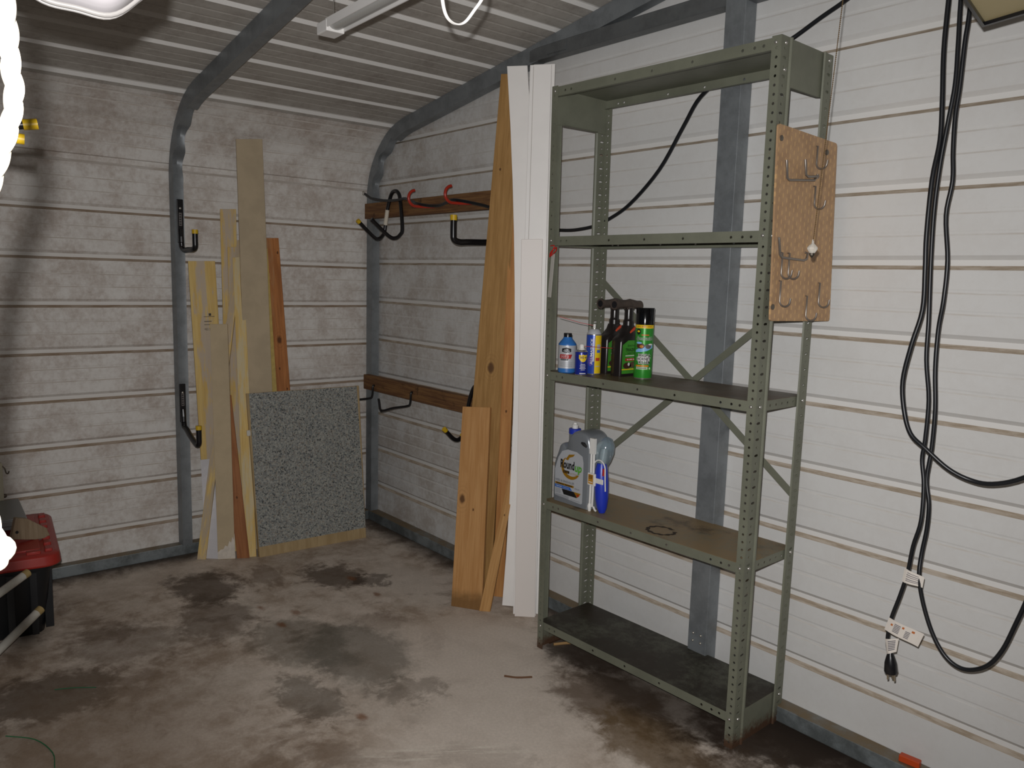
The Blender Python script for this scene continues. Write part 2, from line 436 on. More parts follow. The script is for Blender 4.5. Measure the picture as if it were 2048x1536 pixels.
# steel bows: square tube legs running up the wall and bent over into the rafters, crimped at the bend
T = .057
def bow(name, y0, mat):
    m = MB(); ring = []
    ss = [.058]+[1.2, 1.8]+[1.9+i*.018 for i in range(30)]+[2.432, 2.446]+[2.47, 2.52, 2.6, 2.8, 3.4, S_MAX-.02]
    for flip in (False, True):
        rows = []
        for s in ss:
            x, z, (dx, dz) = sect(s)
            gap = .02 if s < 1.9 else .002+.018*max(0, 1-(s-1.9)/.5)
            k = max(0., 1-abs(s-2.2)/.26)
            cr_ = k**.5*(.011*math.sin((s-2.2)*34)+.006) if k > 0 else 0.
            a, b = gap, gap+(T if s < 2.44 else T+.018)-cr_*1.3
            pin = k*.006*math.cos((s-2.2)*34)
            q = []
            for (off, yy) in ((a, y0), (b, y0+.004+pin), (b-.004-abs(cr_)*.5, y0+T*.5), (b, y0+T-.004-pin), (a, y0+T)):
                X, Zz = x+dz*off, z-dx*off
                q.append((SHED_W-X if flip else X, yy, Zz))
            rows.append(q)
        vs = [v for r in rows for v in r]
        fs = [(i*5+k, i*5+(k+1) % 5, (i+1)*5+(k+1) % 5, (i+1)*5+k) for i in range(len(rows)-1) for k in range(5)]
        fs += [(4, 3, 2, 1, 0), tuple(len(vs)-5+k for k in range(5))]
        m.add(vs, fs)
    return struct(m.build(name, mat, smooth=35))
bow('trim_1', -.06, m_galv); bow('trim_2', -1.19, m_galv); bow('trim_3', -2.34, m_galv); bow('trim_4', -3.5, m_galv); bow('trim_5', -4.66, m_galv)
m = MB(); m.box(1.50, SHED_W-1.50, -.059, -.002, 2.473, 2.532)
struct(m.build('trim_6', m_galv_d, bevel=.004))
m = MB(); m.box(2.551, 2.634, -.066, -.002, .0, 2.69)
for zz in (.16, .19, 2.50):
    for xx in (2.575, 2.61): m.ball((xx, -.067, zz), .005, 8, 1)
struct(m.build('trim_7', [m_galv, plain('screw', 'b9b4aa', .3, .8)], bevel=.004))
# wire strut of the header brace
m = MB(); m.box(1.62, 1.74, -.0625, -.0585, 2.485, 2.525)
struct(m.build('trim_8', m_galv_d))

# ------------------------------------------------------------------ shelving unit
SO = Vector((2.017, -.3615, 0)); SYAW = .0307; SW, SD, SH = .932, .30, 2.222
c_, s_ = math.cos(SYAW), math.sin(SYAW)
def rack(v):           # the unit leans a little out of square
    return (v[0]+.0162*v[2], v[1]-.0242*v[2], v[2])
def shw(x, y, z):      # shelf coordinates to world
    x, y, z = rack((x, y, z)); return Vector((SO.x+x*c_-y*s_, SO.y+x*s_+y*c_, z))
def shelf_paint(name, dust=0., dustc='6b5a45', k=1.):
    t = NT(name); t.setp(.5, 0., .45); o = t.coord()
    n = t.noise(o, 6., 6, .7); b = t.noise(o, 45., 5, .75)
    base = tuple(v*k for v in lin('707263')[:3])+(1,)
    col = t.mix(t.ramp(n, .35, .7), base, tuple(v*.82 for v in base[:3])+(1,))
    col = t.mix(t.ramp(b, .66, .76, 0., .7), col, lin('5d4228'))
    sz = t.n('ShaderNodeSeparateXYZ'); t.l(o, sz.inputs[0])
    col = t.mix(t.ramp(t.math('ADD', sz.outputs[2], t.math('MULTIPLY', t.math('SUBTRACT', b, .5), .12)), .01, .06, .85, 0.), col, lin('4a2a17'))
    if dust:
        f = t.math('ADD', t.math('MULTIPLY', n, .6), t.math('MULTIPLY', b, .4))
        col = t.mix(t.ramp(f, .34, .56, .35*dust, dust), col, lin(dustc))
        col = t.mix(t.ramp(t.noise(o, 3.5, 6, .7), .52, .66, 0, .75*dust), col, lin('2b2118'))
    t.color(col); return t.m
m_shelf = shelf_paint('shelf_paint')
m_top_dusty = shelf_paint('shelf_top_dusty', .95, '87714f'); m_top_brown = shelf_paint('shelf_top_brown', .95, '5a4630'); m_top_dark = shelf_paint('shelf_top_dark', .97, '2b261d', .7)
m_bolt = plain('zinc_bolt', 'b8b6b0', .28, .8)
shelf = thing('shelving_unit', 'tall olive green steel shelving unit with slotted corner posts against the ribbed wall', 'shelving', SO, SYAW)
def holed(m, w, z0, z1, holes, fn, mi=0):
    """strip 0..w by z0..z1 with octagonal holes (cu, cv, ru, rv); fn maps (u, z) to a point"""
    holes = sorted(holes, key=lambda h: h[1]); zc = z0
    for i, (cu, cv, ru, rv) in enumerate(holes):
        a = zc; b = z1 if i == len(holes)-1 else (cv+holes[i+1][1])/2; zc = b
        rc = [(0, a), (w, a), (w, b), (0, b)]
        hp = [(cu+ru*1.05*math.cos(PI/8+k*PI/4), cv+rv*1.05*math.sin(PI/8+k*PI/4)) for k in range(8)]
        vs = [fn(*q) for q in rc+hp]
        # octagon points 0..7 start right-up and go round
        fs = [(1, 2, 4, 11), (2, 3, 6, 5), (3, 0, 8, 7), (0, 1, 10, 9), (2, 5, 4), (3, 7, 6), (0, 9, 8), (1, 11, 10)]
        m.add(vs, fs, mi)
def post(sx, sy):
    m = MB(); FX, FY = .030, .056
    X = 0. if sx == 0 else SW; Y = 0. if sy == 0 else SD
    dx = 1 if sx == 0 else -1; dy = 1 if sy == 0 else -1
    n = 86
    holed(m, FX, 0, SH, [(.013, .02+i*.0255, .0042, .0042) for i in range(n)], lambda u, z: rack((X+dx*u, Y, z)))
    holed(m, FY-.012, 0, SH, [((.02, .02+i*.0255, .004, .004) if i % 2 else (.021, .02+i*.0255, .0115, .0042)) for i in range(n)], lambda u, z: rack((X, Y+dy*u, z)))
    # folded bead along the side flange
    a, b, c2, d2 = (X, Y+dy*(FY-.012)), (X-dx*.005, Y+dy*(FY-.007)), (X-dx*.005, Y+dy*(FY-.002)), (X, Y+dy*FY)
    for p, q in ((a, b), (b, c2), (c2, d2)):
        m.add([rack((p[0], p[1], 0)), rack((q[0], q[1], 0)), rack((q[0], q[1], SH)), rack((p[0], p[1], SH))], [(0, 1, 2, 3)])
    return m.build('post', m_shelf, shelf, solid=.0022)
for a in (0, 1):
    for b in (0, 1): post(a, b)
LEVELS = [.118, .634, 1.158, 1.674, 2.218]
def pan(z, mtop):
    m = MB(); e = .004; L = .032
    x0, x1, y0, y1 = e, SW-e, e, SD-e
    m.add([rack(v) for v in ((x0, y0, z), (x1, y0, z), (x1, y1, z), (x0, y1, z))], [(0, 1, 2, 3)], 1)
    hx = [.06, .09, .30, .46, .62, .80, .84, .87]
    def lip(len_, f, hs):
        holed(m, L, 0, len_, [(.017, h, .0045, .0045) for h in hs], lambda u, s: rack(f(s, z-u)))
    lip(x1-x0, lambda s, q: (x0+s, y0, q), hx); lip(x1-x0, lambda s, q: (x0+s, y1, q), hx)
    hy = [.05, .085, .12, .155, .19, .225, .25]
    lip(y1-y0, lambda s, q: (x0, y0+s, q), hy); lip(y1-y0, lambda s, q: (x1, y0+s, q), hy)
    for (ya, yb) in ((y0, y0+.014), (y1-.014, y1)):
        m.add([rack(v) for v in ((x0, ya, z-L), (x1, ya, z-L), (x1, yb, z-L), (x0, yb, z-L))], [(0, 1, 2, 3)])
    return m.build('shelf', [m_shelf, mtop], shelf, solid=.0016)
for z, mt in zip(LEVELS, (m_top_dark, m_top_dusty, m_top_brown, m_shelf, m_shelf)):
    o = pan(z, mt)
    if z == .634:   # old dark ring left by a can
        r = MB(); n = 40; cx, cy = .548, .07
        for k in range(n):
            if 3 < k < 7: continue
            q = []
            for rr, kk in ((.038+.003*math.sin(k*1.3), k), (.05+.003*math.sin(k*2.1), k), (.05+.003*math.sin((k+1)*2.1), k+1), (.038+.003*math.sin((k+1)*1.3), k+1)):
                q.append(rack((cx+rr*1.15*math.cos(2*PI*kk/n), cy+rr*math.sin(2*PI*kk/n), z+.0013)))
            r.add(q, [(0, 1, 2, 3)])
        st = r.build('ring_stain', plain('ring_stain', '33261a', .8, var=.3), o)
def panel(x, z0, z1, name='side_panel'):
    m = MB(); m.add([rack(v) for v in ((x, .002, z0), (x, SD-.002, z0), (x, SD-.002, z1), (x, .002, z1))], [(0, 1, 2, 3)])
    m.add([rack(v) for v in ((x, .058, z0), (x, SD-.058, z0), (x+(.012 if x < .5 else -.012), SD-.058, z0+.002), (x+(.012 if x < .5 else -.012), .058, z0+.002))], [(0, 1, 2, 3)])
    return m.build(name, m_shelf, shelf, solid=.0015)
for x in (.004, SW-.004):
    panel(x, 2.09, SH); panel(x, .0, .116, 'base_panel')
def brace(xa, za, xb, zb, y):
    d = Vector((xb-xa, 0, zb-za)).normalized(); nn = Vector((-d.z, 0, d.x))*.0125; m = MB(); P = []
    for (x, z) in ((xa, za), (xb, zb)):
        for sgn in (-1, 1):
            for yy in (y, y+.0022): P.append(rack((x+nn.x*sgn, yy, z+nn.z*sgn)))
    m.add(P, [(0, 1, 3, 2), (4, 6, 7, 5), (0, 4, 5, 1), (2, 3, 7, 6), (0, 2, 6, 4), (1, 5, 7, 3)])
    return m.build('cross_brace', m_shelf, shelf)
brace(.012, 1.513, .92, .806, SD+.0015); brace(.012, .762, .92, 1.522, SD+.004)
bolts = []
for z in (.10, .62, 1.142, 1.66, 2.203):
    for x in (.016, SW-.016): bolts.append(((x, -.0015, z), (0, -1, 0)))
    for y in (.022, SD-.022): bolts.append(((SW+.0015, y, z), (1, 0, 0)))
for z in (2.13,): bolts.append(((SW+.0015, .024, z), (1, 0, 0)))
for pos, d in bolts:
    m = MB(); p = Vector(rack(pos)); d = Vector(d)
    m.tube([p, p+d*.003, p+d*.0045], [.0058, .005, .0022], 10); m.build('bolt', m_bolt, shelf, smooth=60)

# ------------------------------------------------------------------ pegboard and its hooks
def peg_mat():
    t = NT('pegboard'); t.setp(.55, 0, .4); o = t.coord()
    s = t.n('ShaderNodeSeparateXYZ'); t.l(o, s.inputs[0])
    u = t.math('MULTIPLY', s.outputs[1], 1/.041); v = t.math('MULTIPLY', s.outputs[2], 1/.0254)
    def hole(du, dv):
        a = t.math('SUBTRACT', t.math('FRACT', t.math('ADD', u, du+100.)), .5); b = t.math('SUBTRACT', t.math('FRACT', t.math('ADD', v, dv+100.)), .5)
        d = t.math('ADD', t.math('POWER', t.math('MULTIPLY', a, 13.), 2.), t.math('POWER', t.math('MULTIPLY', b, 3.3), 2.))
        return t.ramp(d, .6, 1.3, 1., 0.)
    h = t.math('MAXIMUM', hole(0, 0), hole(.5, .5))
    n = t.noise(o, 25, 5)
    col = t.mix(t.ramp(n, .35, .65), lin('ad8c69'), lin('a08060'))
    t.color(t.mix(t.math('MULTIPLY', h, .55), col, lin('cfa873'))); return t.m
peg_o = shw(SW+.004, 0, 0); PEGX = .008
peg = thing('pegboard', 'brown hardboard pegboard panel screwed to the right side of the green shelving', 'pegboard', SO, SYAW)
def rrect(pts, r, n=4):
    out = []
    for i in range(len(pts)):
        p0, p, p1 = Vector(pts[i-1]), Vector(pts[i]), Vector(pts[(i+1) % len(pts)])
        a = p+(p0-p).normalized()*r; b = p+(p1-p).normalized()*r
        for k in range(n+1):
            t = k/n; out.append(tuple((a*(1-t)**2+p*2*t*(1-t)+b*t*t)))
    return out
def pegpt(y, z, h):    # a point h in front of the board, which tilts away from the rack toward its free lower corner
    t = (1.977-z)/.569; u = (y-.037-.032*t)/(.353+.009*t)
    yn = -.003+.018*t+u*(.330-.020*t); xo = .008*t+u*(.0127+.0155*t)
    zn = z-(z-1.512)*u*.018
    return Vector((SW+PEGX+h+xo+.0162*z, yn-.0242*z, zn))
m = MB()
rr = rrect([(.037, 1.977), (.069, 1.408), (.431, 1.403), (.389, 1.969)], .012)
n = len(rr); vs = [pegpt(y, z, -.003) for y, z in rr]+[pegpt(y, z, .003) for y, z in rr]
m.add(vs, [tuple(range(n)), tuple(range(2*n-1, n-1, -1))]+[(i, i+n, (i+1) % n+n, (i+1) % n) for i in range(n)])
m.build('board', peg_mat(), peg)
for y, z in ((.057, 1.938), (.327, 1.933), (.076, 1.45)):
    m = MB(); m.tube([pegpt(y, z, .002), pegpt(y, z, .0055), pegpt(y, z, .007)], [.0085, .0085, .006], 12)
    m.build('screw', plain('board_screw', '6d665e', .45, .6), peg, smooth=50)
m_hook = plain('hook_wire', '8a837c', .35, .75)
def jhook(y, zt, zb, label, r=.0028):
    h0 = .007; R = .017; P = [pegpt(y, zt, .0), pegpt(y, zt, h0)]
    zc = zb+R
    P.append(pegpt(y, zc+.004, h0))
    for k in range(11):
        a = PI+k*PI*.92/10
        P.append(pegpt(y, zc+R*math.sin(a), h0+R+R*math.cos(a)))
    P.append(pegpt(y, zc+.008, h0+2*R+.001))
    o = MB(); piv = pegpt(y, zt, 0)
    o.tube([p-piv for p in P], r, 8)
    ob = o.build('peg_hook', m_hook, smooth=50)
    ob.matrix_world = Matrix.Translation(SO) @ Matrix.Rotation(SYAW, 4, 'Z') @ Matrix.Translation(piv)
    tag(ob, label, 'hook', 'wire hooks on the pegboard')
jhook(.262, 1.943, 1.873, 'topmost curved wire hook on the pegboard, just under the upper right screw')
jhook(.268, 1.822, 1.752, 'curved wire hook beside the bead chain halfway up the pegboard')
jhook(.104, 1.612, 1.535, 'left hook of the overlapping pair under the pegboard arm hook')
jhook(.145, 1.612, 1.535, 'right hook of the overlapping pair under the pegboard arm hook')
jhook(.107, 1.528, 1.452, 'curved wire hook near the lower left screw of the pegboard')
jhook(.269, 1.484, 1.408, 'lowest curved wire hook in the middle of the pegboard bottom')
jhook(.342, 1.526, 1.449, 'curved wire hook reaching past the right edge of the pegboard')
def armhook(paths, label, name='tool_hook'):
    o = MB(); piv = pegpt(*paths[0][0])
    for P in paths: o.tube([pegpt(*q)-piv for q in P], .0038, 8)
    ob = o.build(name, m_hook, smooth=50)
    ob.matrix_world = Matrix.Translation(SO) @ Matrix.Rotation(SYAW, 4, 'Z') @ Matrix.Translation(piv)
    tag(ob, label, 'hook')
armhook([[(.268, 1.851, 0), (.262, 1.848, .008), (.25, 1.838, .011), (.10, 1.823, .013), (.089, 1.828, .013), (.078, 1.878, .013)],
         [(.268, 1.851, .009), (.262, 1.851, .016), (.20, 1.843, .018), (.186, 1.847, .018), (.174, 1.891, .018)],
         [(.268, 1.858, .01), (.268, 1.845, .01)]], 'double pronged steel tool holder swung left on the pegboard')
armhook([[(.249, 1.618, 0), (.249, 1.616, .008), (.238, 1.598, .012), (.22, 1.593, .013), (.09, 1.597, .014), (.078, 1.604, .014), (.065, 1.655, .014)]],
        'single long arm steel hook swung left in the middle of the pegboard')

# pull chain with a crystal knob hanging in front of the board
t = NT('crystal'); t.setp(.05, 0, .6); t.b.inputs['Transmission Weight'].default_value = .55; t.color(lin('e9e4da')); t.b.inputs['IOR'].default_value = 1.5
m_crystal = t.m
pc = thing('pull_chain', 'long beaded light pull chain with a faceted crystal knob hanging before the pegboard', 'pull chain', (3.285, -.655, 1.605))
ztop = 2.60
m = MB(); q = []
nb = 230
for i in range(nb):
    z = .02+i*(ztop-1.605-.02)/nb; x = .038*z/.55*.9; y = -.02*z
    m.lathe([(1e-5, -.0017), (.0017, -.0006), (.0017, .0006), (1e-5, .0017)], 6, 0, Matrix.Translation((x, y, z)))
m.tube([(0, 0, .012), ((ztop-1.605)*.062, -.02*(ztop-1.605), ztop-1.605)], .0007, 5)
m.build('chain', plain('brass_chain', '8d7452', .35, .7), pc)
m = MB(); m.lathe([(1e-5, -.016), (.0065, -.010), (.0125, -.001), (.0125, .003), (.006, .010), (.003, .013), (.0022, .022), (1e-5, .0225)], 8, 0)
m.build('crystal_knob', m_crystal, pc)
m = MB(); m.lathe([(.0012, -.022), (.006, -.016), (.0065, -.0105), (1e-5, -.010)], 8, 0); m.build('knob_cap', plain('knob_cap', '3e382f', .4, .5), pc)
m = MB(); xx, yy = (ztop-1.605)*.062, -.02*(ztop-1.605)
m.lathe([(.045, .022), (.045, .012), (.03, -.002), (.006, -.006), (1e-5, -.006)], 20, 0, Matrix.Translation((xx, yy, ztop-1.605+.004))); m.build('ceiling_cap', plain('white_porcelain', 'd8d5cc', .3), pc, smooth=40)

# ------------------------------------------------------------------ bottles on the third shelf
PHI = math.atan2(-.69, .72)       # roughly where the printed fronts face
ZS3 = 1.158+.0012
def wpt(x, y): return (x, y, ZS3)
m_black = plain('black_plastic', '17171a', .3); m_white = plain('white_print', 'd9d8d4', .5); m_ink = plain('black_print', '141414', .5); m_red = plain('red_print', 'a8201c', .45)
m_blue = plain('blue_plastic', '2f6db3', .35); m_silver = plain('silver_print', 'b9bcc0', .4, .2); m_yel = plain('yellow_print', 'e0bf1c', .45); m_tin = plain('tin', 'c9c6bd', .25, .85)
# brake fluid
b = thing('brake_fluid_bottle', 'blue plastic brake fluid bottle with silver label and black cap, leftmost on the third shelf', 'bottle', wpt(2.121, -.352))
r = .0345
m = MB(); m.lathe([(r*.9, 0), (r, .004), (r, .106), (r*1.0, .110), (.030, .117), (.0175, .132), (.0165, .137)], 32); m.build('body', m_blue, b, smooth=35)
m = MB(); m.lathe([(.0155, .134), (.0158, .15), (.0148, .152), (1e-5, .152)], 24); m.build('cap', m_black, b, smooth=40)
L = Label(cyl_fn(r, PHI)); L.rect(-.055, .055, .018, .106, 0, 1, 24)
L.poly([(-.021, .082), (-.021, .094), (-.003, .099), (.015, .094), (.015, .082), (-.003, .077)], 1, 2); L.text('SUPER', -.003, .0905, .0042, 0, 3, bold=.01); L.text('TECH', -.003, .0845, .007, 0, 3, w=.024, bold=.02)
L.poly([(-.03, .056), (-.03, .072), (.02, .072), (.014, .056)], 2, 2); L.text('DOT 3', -.009, .064, .009, 0, 3, w=.028, bold=.02)
L.poly([(-.026, .049), (-.026, .055), (.006, .055), (.003, .049)], 1, 2); L.text('BRAKE FLUID', -.012, .052, .003, 0, 3, w=.026)
for i in range(5): L.rect(-.028, .022, .025+i*.004, .026+i*.004, 3, 2, 8)
L.build('label', [m_silver, m_ink, m_red, plain('grey_print', '7d8086', .5)], b)
# small lubricant can
b = thing('lubricant_can', 'small navy blue lubricant spray can with white cap beside the brake fluid bottle', 'spray can', wpt(2.205, -.3575))
r = .0245
m_navy = plain('navy_print', '1a2a86', .3, .1)
m = MB(); m.lathe([(r*.96, 0), (r, .003), (r, .085), (r*.97, .088), (.019, .094), (.0125, .096)], 28, mis=[1, 0, 0, 1, 1, 1]); m.build('body', [m_navy, m_tin], b, smooth=35)
m = MB(); m.lathe([(.0125, .094), (.0125, .099), (.010, .101), (.010, .111), (.0075, .116), (1e-5, .117)], 20); m.build('cap', m_white, b, smooth=40)
m = MB(); A = Vector((math.cos(PHI+.6), math.sin(PHI+.6), 0)); side = Vector((.55, .83, 0)).normalized()
m.tube([Vector((.006, .0, .109)), Vector((.006, 0, .109))+side*.115+Vector((0, 0, -.006))], .0011, 6); m.build('straw', m_red, b)
L = Label(cyl_fn(r, PHI+.25))
L.poly([(-.016, .064), (-.016, .078), (-.006, .076), (0, .079), (.006, .076), (.016, .078), (.016, .064), (.008, .053), (0, .050), (-.008, .053)], 0, 1); L.text('WD', -.004, .0675, .009, 1, 2, w=.015, bold=.03); L.text('40', .0105, .0675, .008, 1, 2, w=.009, bold=.03)
for i, w in enumerate((.018, .022, .02, .024, .016)): L.rect(-w/2, w/2, .041-i*.0052, .0428-i*.0052, 2, 1, 6)
L.rect(-.012, .012, .006, .009, 2, 1, 6)
L.build('label', [m_yel, plain('navy_ink', '121a4a', .5), m_white], b)
# tall blue and yellow can
b = thing('silicone_can', 'tall slim blue and yellow spray can with a red straw in its nozzle', 'spray can', wpt(2.203, -.292))
r = .0285
m = MB(); m.lathe([(r*.97, 0), (r, .003), (r, .150), (r*.98, .153), (.026, .158), (.021, .168), (.014, .172), (.0135, .175)], 30, mis=[1, 0, 1, 2, 2, 2, 1]); m.build('body', [plain('can_blue', '2b4aa6', .3, .15), m_tin, m_silver], b, smooth=35)
m = MB(); m.lathe([(.004, .172), (.0055, .176), (.0055, .188), (.004, .191), (1e-5, .191)], 14); m.build('nozzle', m_white, b, smooth=40)
m = MB(); lft = Vector((-.74, -.66, 0)).normalized()
m.tube([Vector((0, 0, .184)), Vector((0, 0, .184))+lft*.06+Vector((0, 0, .011)), Vector((0, 0, .184))+lft*.135+Vector((0, 0, .030))], .0012, 6); m.build('straw', m_red, b)
L = Label(cyl_fn(r, PHI)); L.rect(.004, .052, .004, .149, 0, 1, 16)
L.text('ALUMASLICK', -.0085, .088, .0095, 1, 2, w=.10, rot=PI/2, bold=.02)
L.rect(.012, .028, .098, .115, 2, 2, 5); L.rect(.012, .028, .083, .094, 3, 2, 5); L.rect(.008, .026, .052, .064, 4, 2, 5); L.rect(.008, .027, .030, .033, 2, 2, 5)
L.rect(-.002, .0015, .05, .14, 5, 2, 2)
L.disc(-.012, .052, .009, .02, 6, 1)
L.build('label', [m_yel, m_white, m_silver, plain('can_print_blue', '3c63b8', .4), plain('can_print_red', 'b5402c', .4), plain('can_line', 'c9c8d8', .4), plain('can_purple', '5b4aa0', .4)], b)

# two hose end spray bottles
m_green = plain('label_green', '3f8f2b', .4, var=.25, scale=18); m_dgreen = plain('label_dark_green', '1f5a1e', .4); m_bot = plain('sprayer_black', '201c1b', .28); m_dusty = plain('sprayer_dusty', '4a3f38', .6, var=.3, scale=60)
def hose_bottle(x0, x1, y0, y1, label):
    b = thing('hose_end_sprayer', label, 'bottle', ((x0+x1)/2, (y0+y1)/2, ZS3), 0, 'hose end spray bottles on the third shelf')
    hx, hy = (x1-x0)/2, (y1-y0)/2
    # stacked rounded sections, shoulder sweeping up to the neck
    secs = [(0, -hy, hy, hx*.95), (.006, -hy, hy, hx), (.128, -hy, hy, hx), (.138, -hy+.003, hy, hx), (.152, -hy+.020, hy-.004, hx*.96), (.170, -hy+.040, hy-.022, hx*.85), (.182, -.012, .032, hx*.7), (.19, -.008, .028, .02)]
    m = MB(); n = 20; rows = []
    for z, a, c, h in secs:
        row = []
        for k in range(n):
            t = 2*PI*k/n; sx = math.copysign(abs(math.cos(t))**.35, math.cos(t)); sy = math.copysign(abs(math.sin(t))**.35, math.sin(t))
            row.append((h*sx, (a+c)/2+(c-a)/2*sy, z))
        rows.append(row)
    m.add([v for r_ in rows for v in r_], [(i*n+k, i*n+(k+1) % n, (i+1)*n+(k+1) % n, (i+1)*n+k) for i in range(len(rows)-1) for k in range(n)]+[tuple(range(n-1, -1, -1)), tuple((len(rows)-1)*n+k for k in range(n))], 0)
    m.build('body', m_bot, b, smooth=40)
    ny = .010
    m = MB(); m.lathe([(.0205, .188), (.0205, .206), (.018, .209), (.0165, .215), (.0165, .255)], 22, 0, Matrix.Translation((0, ny, 0))); m.build('neck_collar', m_bot, b, smooth=35)
    h = MB(); zc = .268
    h.tube([(0, -.072, zc), (0, -.064, zc), (0, -.063, zc), (0, -.02, zc+.002), (0, .012, zc+.004), (0, .05, zc+.001), (0, .068, zc-.002), (0, .07, zc-.002)], [.0195, .0195, .0135, .0145, .018, .0145, .0175, .0175], 18)
    h.box(-.012, .012, ny-.016, ny+.016, .25, zc)
    h.build('spray_head', m_dusty, b, smooth=40)
    m = MB(); m.tube([(0, -.0725, zc), (0, -.0715, zc)], .013, 16); m.build('hose_inlet', m_black, b)
    fn = flat_fn((hx+.0005, 0, 0), (0, 1, 0), (0, 0, 1), (1, 0, 0))
    L = Label(fn); w0, w1 = -hy+.006, hy-.005
    L.poly([(w0, .010), (w0, .118), (w0+.03, .135), (w1, .135), (w1, .010)], 0, 1)
    L.text('Spectracide', .006, .117, .0085, 1, 2, w=.056, shear=.2); L.text('TRIAZICIDE', .006, .1, .0115, 1, 3, w=.078, bold=.02); L.text('INSECT KILLER', .008, .087, .006, 1, 3, w=.058, bold=.01)
    L.rect(-.032, w1, .076, .079, 2, 2, 3); L.rect(-.032, .03, .058, .068, 3, 2, 3); L.marks(-.024, .024, .063, .004, 2, (3, 5, 4), 3)
    L.disc(-.02, .040, .022, .012, 4, 2); L.disc(.012, .043, .02, .012, 5, 2); L.disc(-.012, .045, .006, .006, 2, 3)
    L.rect(w0, w1, .024, .028, 6, 2, 3)
    L.build('label', [m_green, m_ink, m_white, m_red, plain('soil_print', '3b1f14', .5), plain('beetle_print', '54402c', .5), m_yel], b)
    m = MB(); m.tube([(hx*.8, -.006, .163), (hx*.82, .018, .178), (hx*.6, .03, .183)], [.004, .006, .004], 10); m.build('orange_tab', plain('orange_tab', 'c2472a', .4), b, smooth=50)
    return b
hose_bottle(2.170, 2.227, -.243, -.135, 'black hose end bug spray bottle with green label, behind its twin, nearer the yellow can')
hose_bottle(2.262, 2.320, -.265, -.155, 'black hose end bug spray bottle with green label, the one beside the wasp killer can')
# wasp spray
b = thing('wasp_spray_can', 'tall green wasp and hornet killer spray can with black cap, rightmost on the shelf', 'spray can', wpt(2.389, -.2185))
r = .034
m_gcan = plain('can_green', '2f8a2d', .3, .15)
m = MB(); m.lathe([(r*.96, 0), (r, .004), (r, .034), (r, .036), (r, .152), (r, .186), (r, .1865), (r, .199), (r*.98, .2)], 36, mis=[2, 0, 1, 0, 0, 3, 4, 4, 4]); m.build('body', [m_gcan, plain('can_green_band', '52a63a', .3, .1), m_tin, plain('can_green_pale', '4f8f58', .35, .1), m_yel], b, smooth=35)
m = MB(); m.lathe([(r*1.0, .199), (r*1.0, .259), (r*.97, .261), (1e-5, .261)], 36); m.build('cap', plain('cap_black', '0e0e10', .12), b, smooth=40)
L = Label(cyl_fn(r, PHI-.05))
L.marks(-.031, .026, .1928, .0062, 5, (4, 5, 5), 1)
L.disc(-.024, .174, .009, .011, 1, 1); L.disc(-.024, .175, .0055, .0035, 2, 2)
L.rect(-.012, .016, .1605, .164, 3, 1, 8)
L.text('Spectracide', 0, .1505, .0135, 7, 1, w=.0655, shear=.25, bold=.05); L.text('Spectracide', 0, .1505, .0135, 1, 2, w=.064, shear=.25, bold=.012)
L.poly([(-.034, .098), (-.034, .106), (.0, .122), (.034, .128), (.036, .116), (.01, .104), (-.01, .1)], 4, 1); L.disc(-.014, .122, .016, .010, 6, 2); L.disc(.015, .121, .012, .009, 8, 2); L.disc(-.01, .12, .007, .005, 5, 3); L.disc(.024, .128, .009, .003, 0, 3); L.disc(-.02, .133, .011, .004, 4, 2)
for tx, uc, v, w in (('WASP &', .002, .0872, .046), ('HORNET', .0, .0747, .050), ('KILLER', .004, .0622, .044)):
    L.text(tx, uc, v, .0105, 0, 1, w=w+.004, bold=.10); L.text(tx, uc, v, .0105, 1, 2, w=w, bold=.03)
L.rect(-.022, .024, .064, .085, 0, 1, 8)
L.rect(-.03, .02, .046, .0515, 3, 1, 8); L.marks(-.025, .016, .0488, .003, 2, (5, 2, 7))
L.rect(-.028, .016, .036, .0445, 7, 1, 8); L.rect(-.026, .013, .038, .0395, 1, 2, 6); L.rect(-.026, .010, .041, .0425, 1, 2, 6); L.disc(.025, .040, .004, .004, 7, 1)
L.build('label', [m_white, m_ink, m_yel, plain('label_orange', 'd2571c', .4), plain('label_sky', '7fb2dd', .4), plain('label_amber', 'c07a18', .4), plain('wasp_brown', '4a2a18', .5), plain('label_pale', 'c6d8c0', .4), plain('wasp_grey', '5d5a58', .5)], b)

# ------------------------------------------------------------------ weed killer jug on the second shelf
ZS2 = .634+.0012
j = thing('weed_killer_jug', 'big grey weed killer jug with wand sprayer strapped to its side, on the second shelf', 'jug', (2.148, -.278, ZS2), SYAW)
m_jug = plain('jug_grey', '82878c', .28, .3)
out = [(-.090, .004), (-.097, .02), (-.097, .135), (-.092, .165), (-.078, .200), (-.066, .232), (-.052, .238), (-.030, .225), (-.020, .262), (.0, .29), (.025, .300), (.055, .299), (.083, .285), (.094, .255), (.097, .215), (.097, .02), (.090, .004)]
cs = catmull([(a, 0, bb) for a, bb in out], 4)
pr = [(p.x, p.z) for p in cs]
m = MB(); n = len(pr); cx0 = sum(p[0] for p in pr)/n; cz0 = .14
rings = []
for yy, k in ((-.058, .90), (-.056, .95), (-.048, .985), (-.034, 1.), (.034, 1.), (.048, .985), (.056, .95), (.058, .90)):
    rings.append([(cx0+(x-cx0)*k, yy, max(0.0, cz0+(z-cz0)*k) if z > .01 else 0.001) for x, z in pr])
m.add([v for r_ in rings for v in r_], [(i*n+k, i*n+(k+1) % n, (i+1)*n+(k+1) % n, (i+1)*n+k) for i in range(len(rings)-1) for k in range(n)]+[tuple(range(n)), tuple(len(rings)*n-1-k for k in range(n))])
m.build('body', m_jug, j, smooth=45)
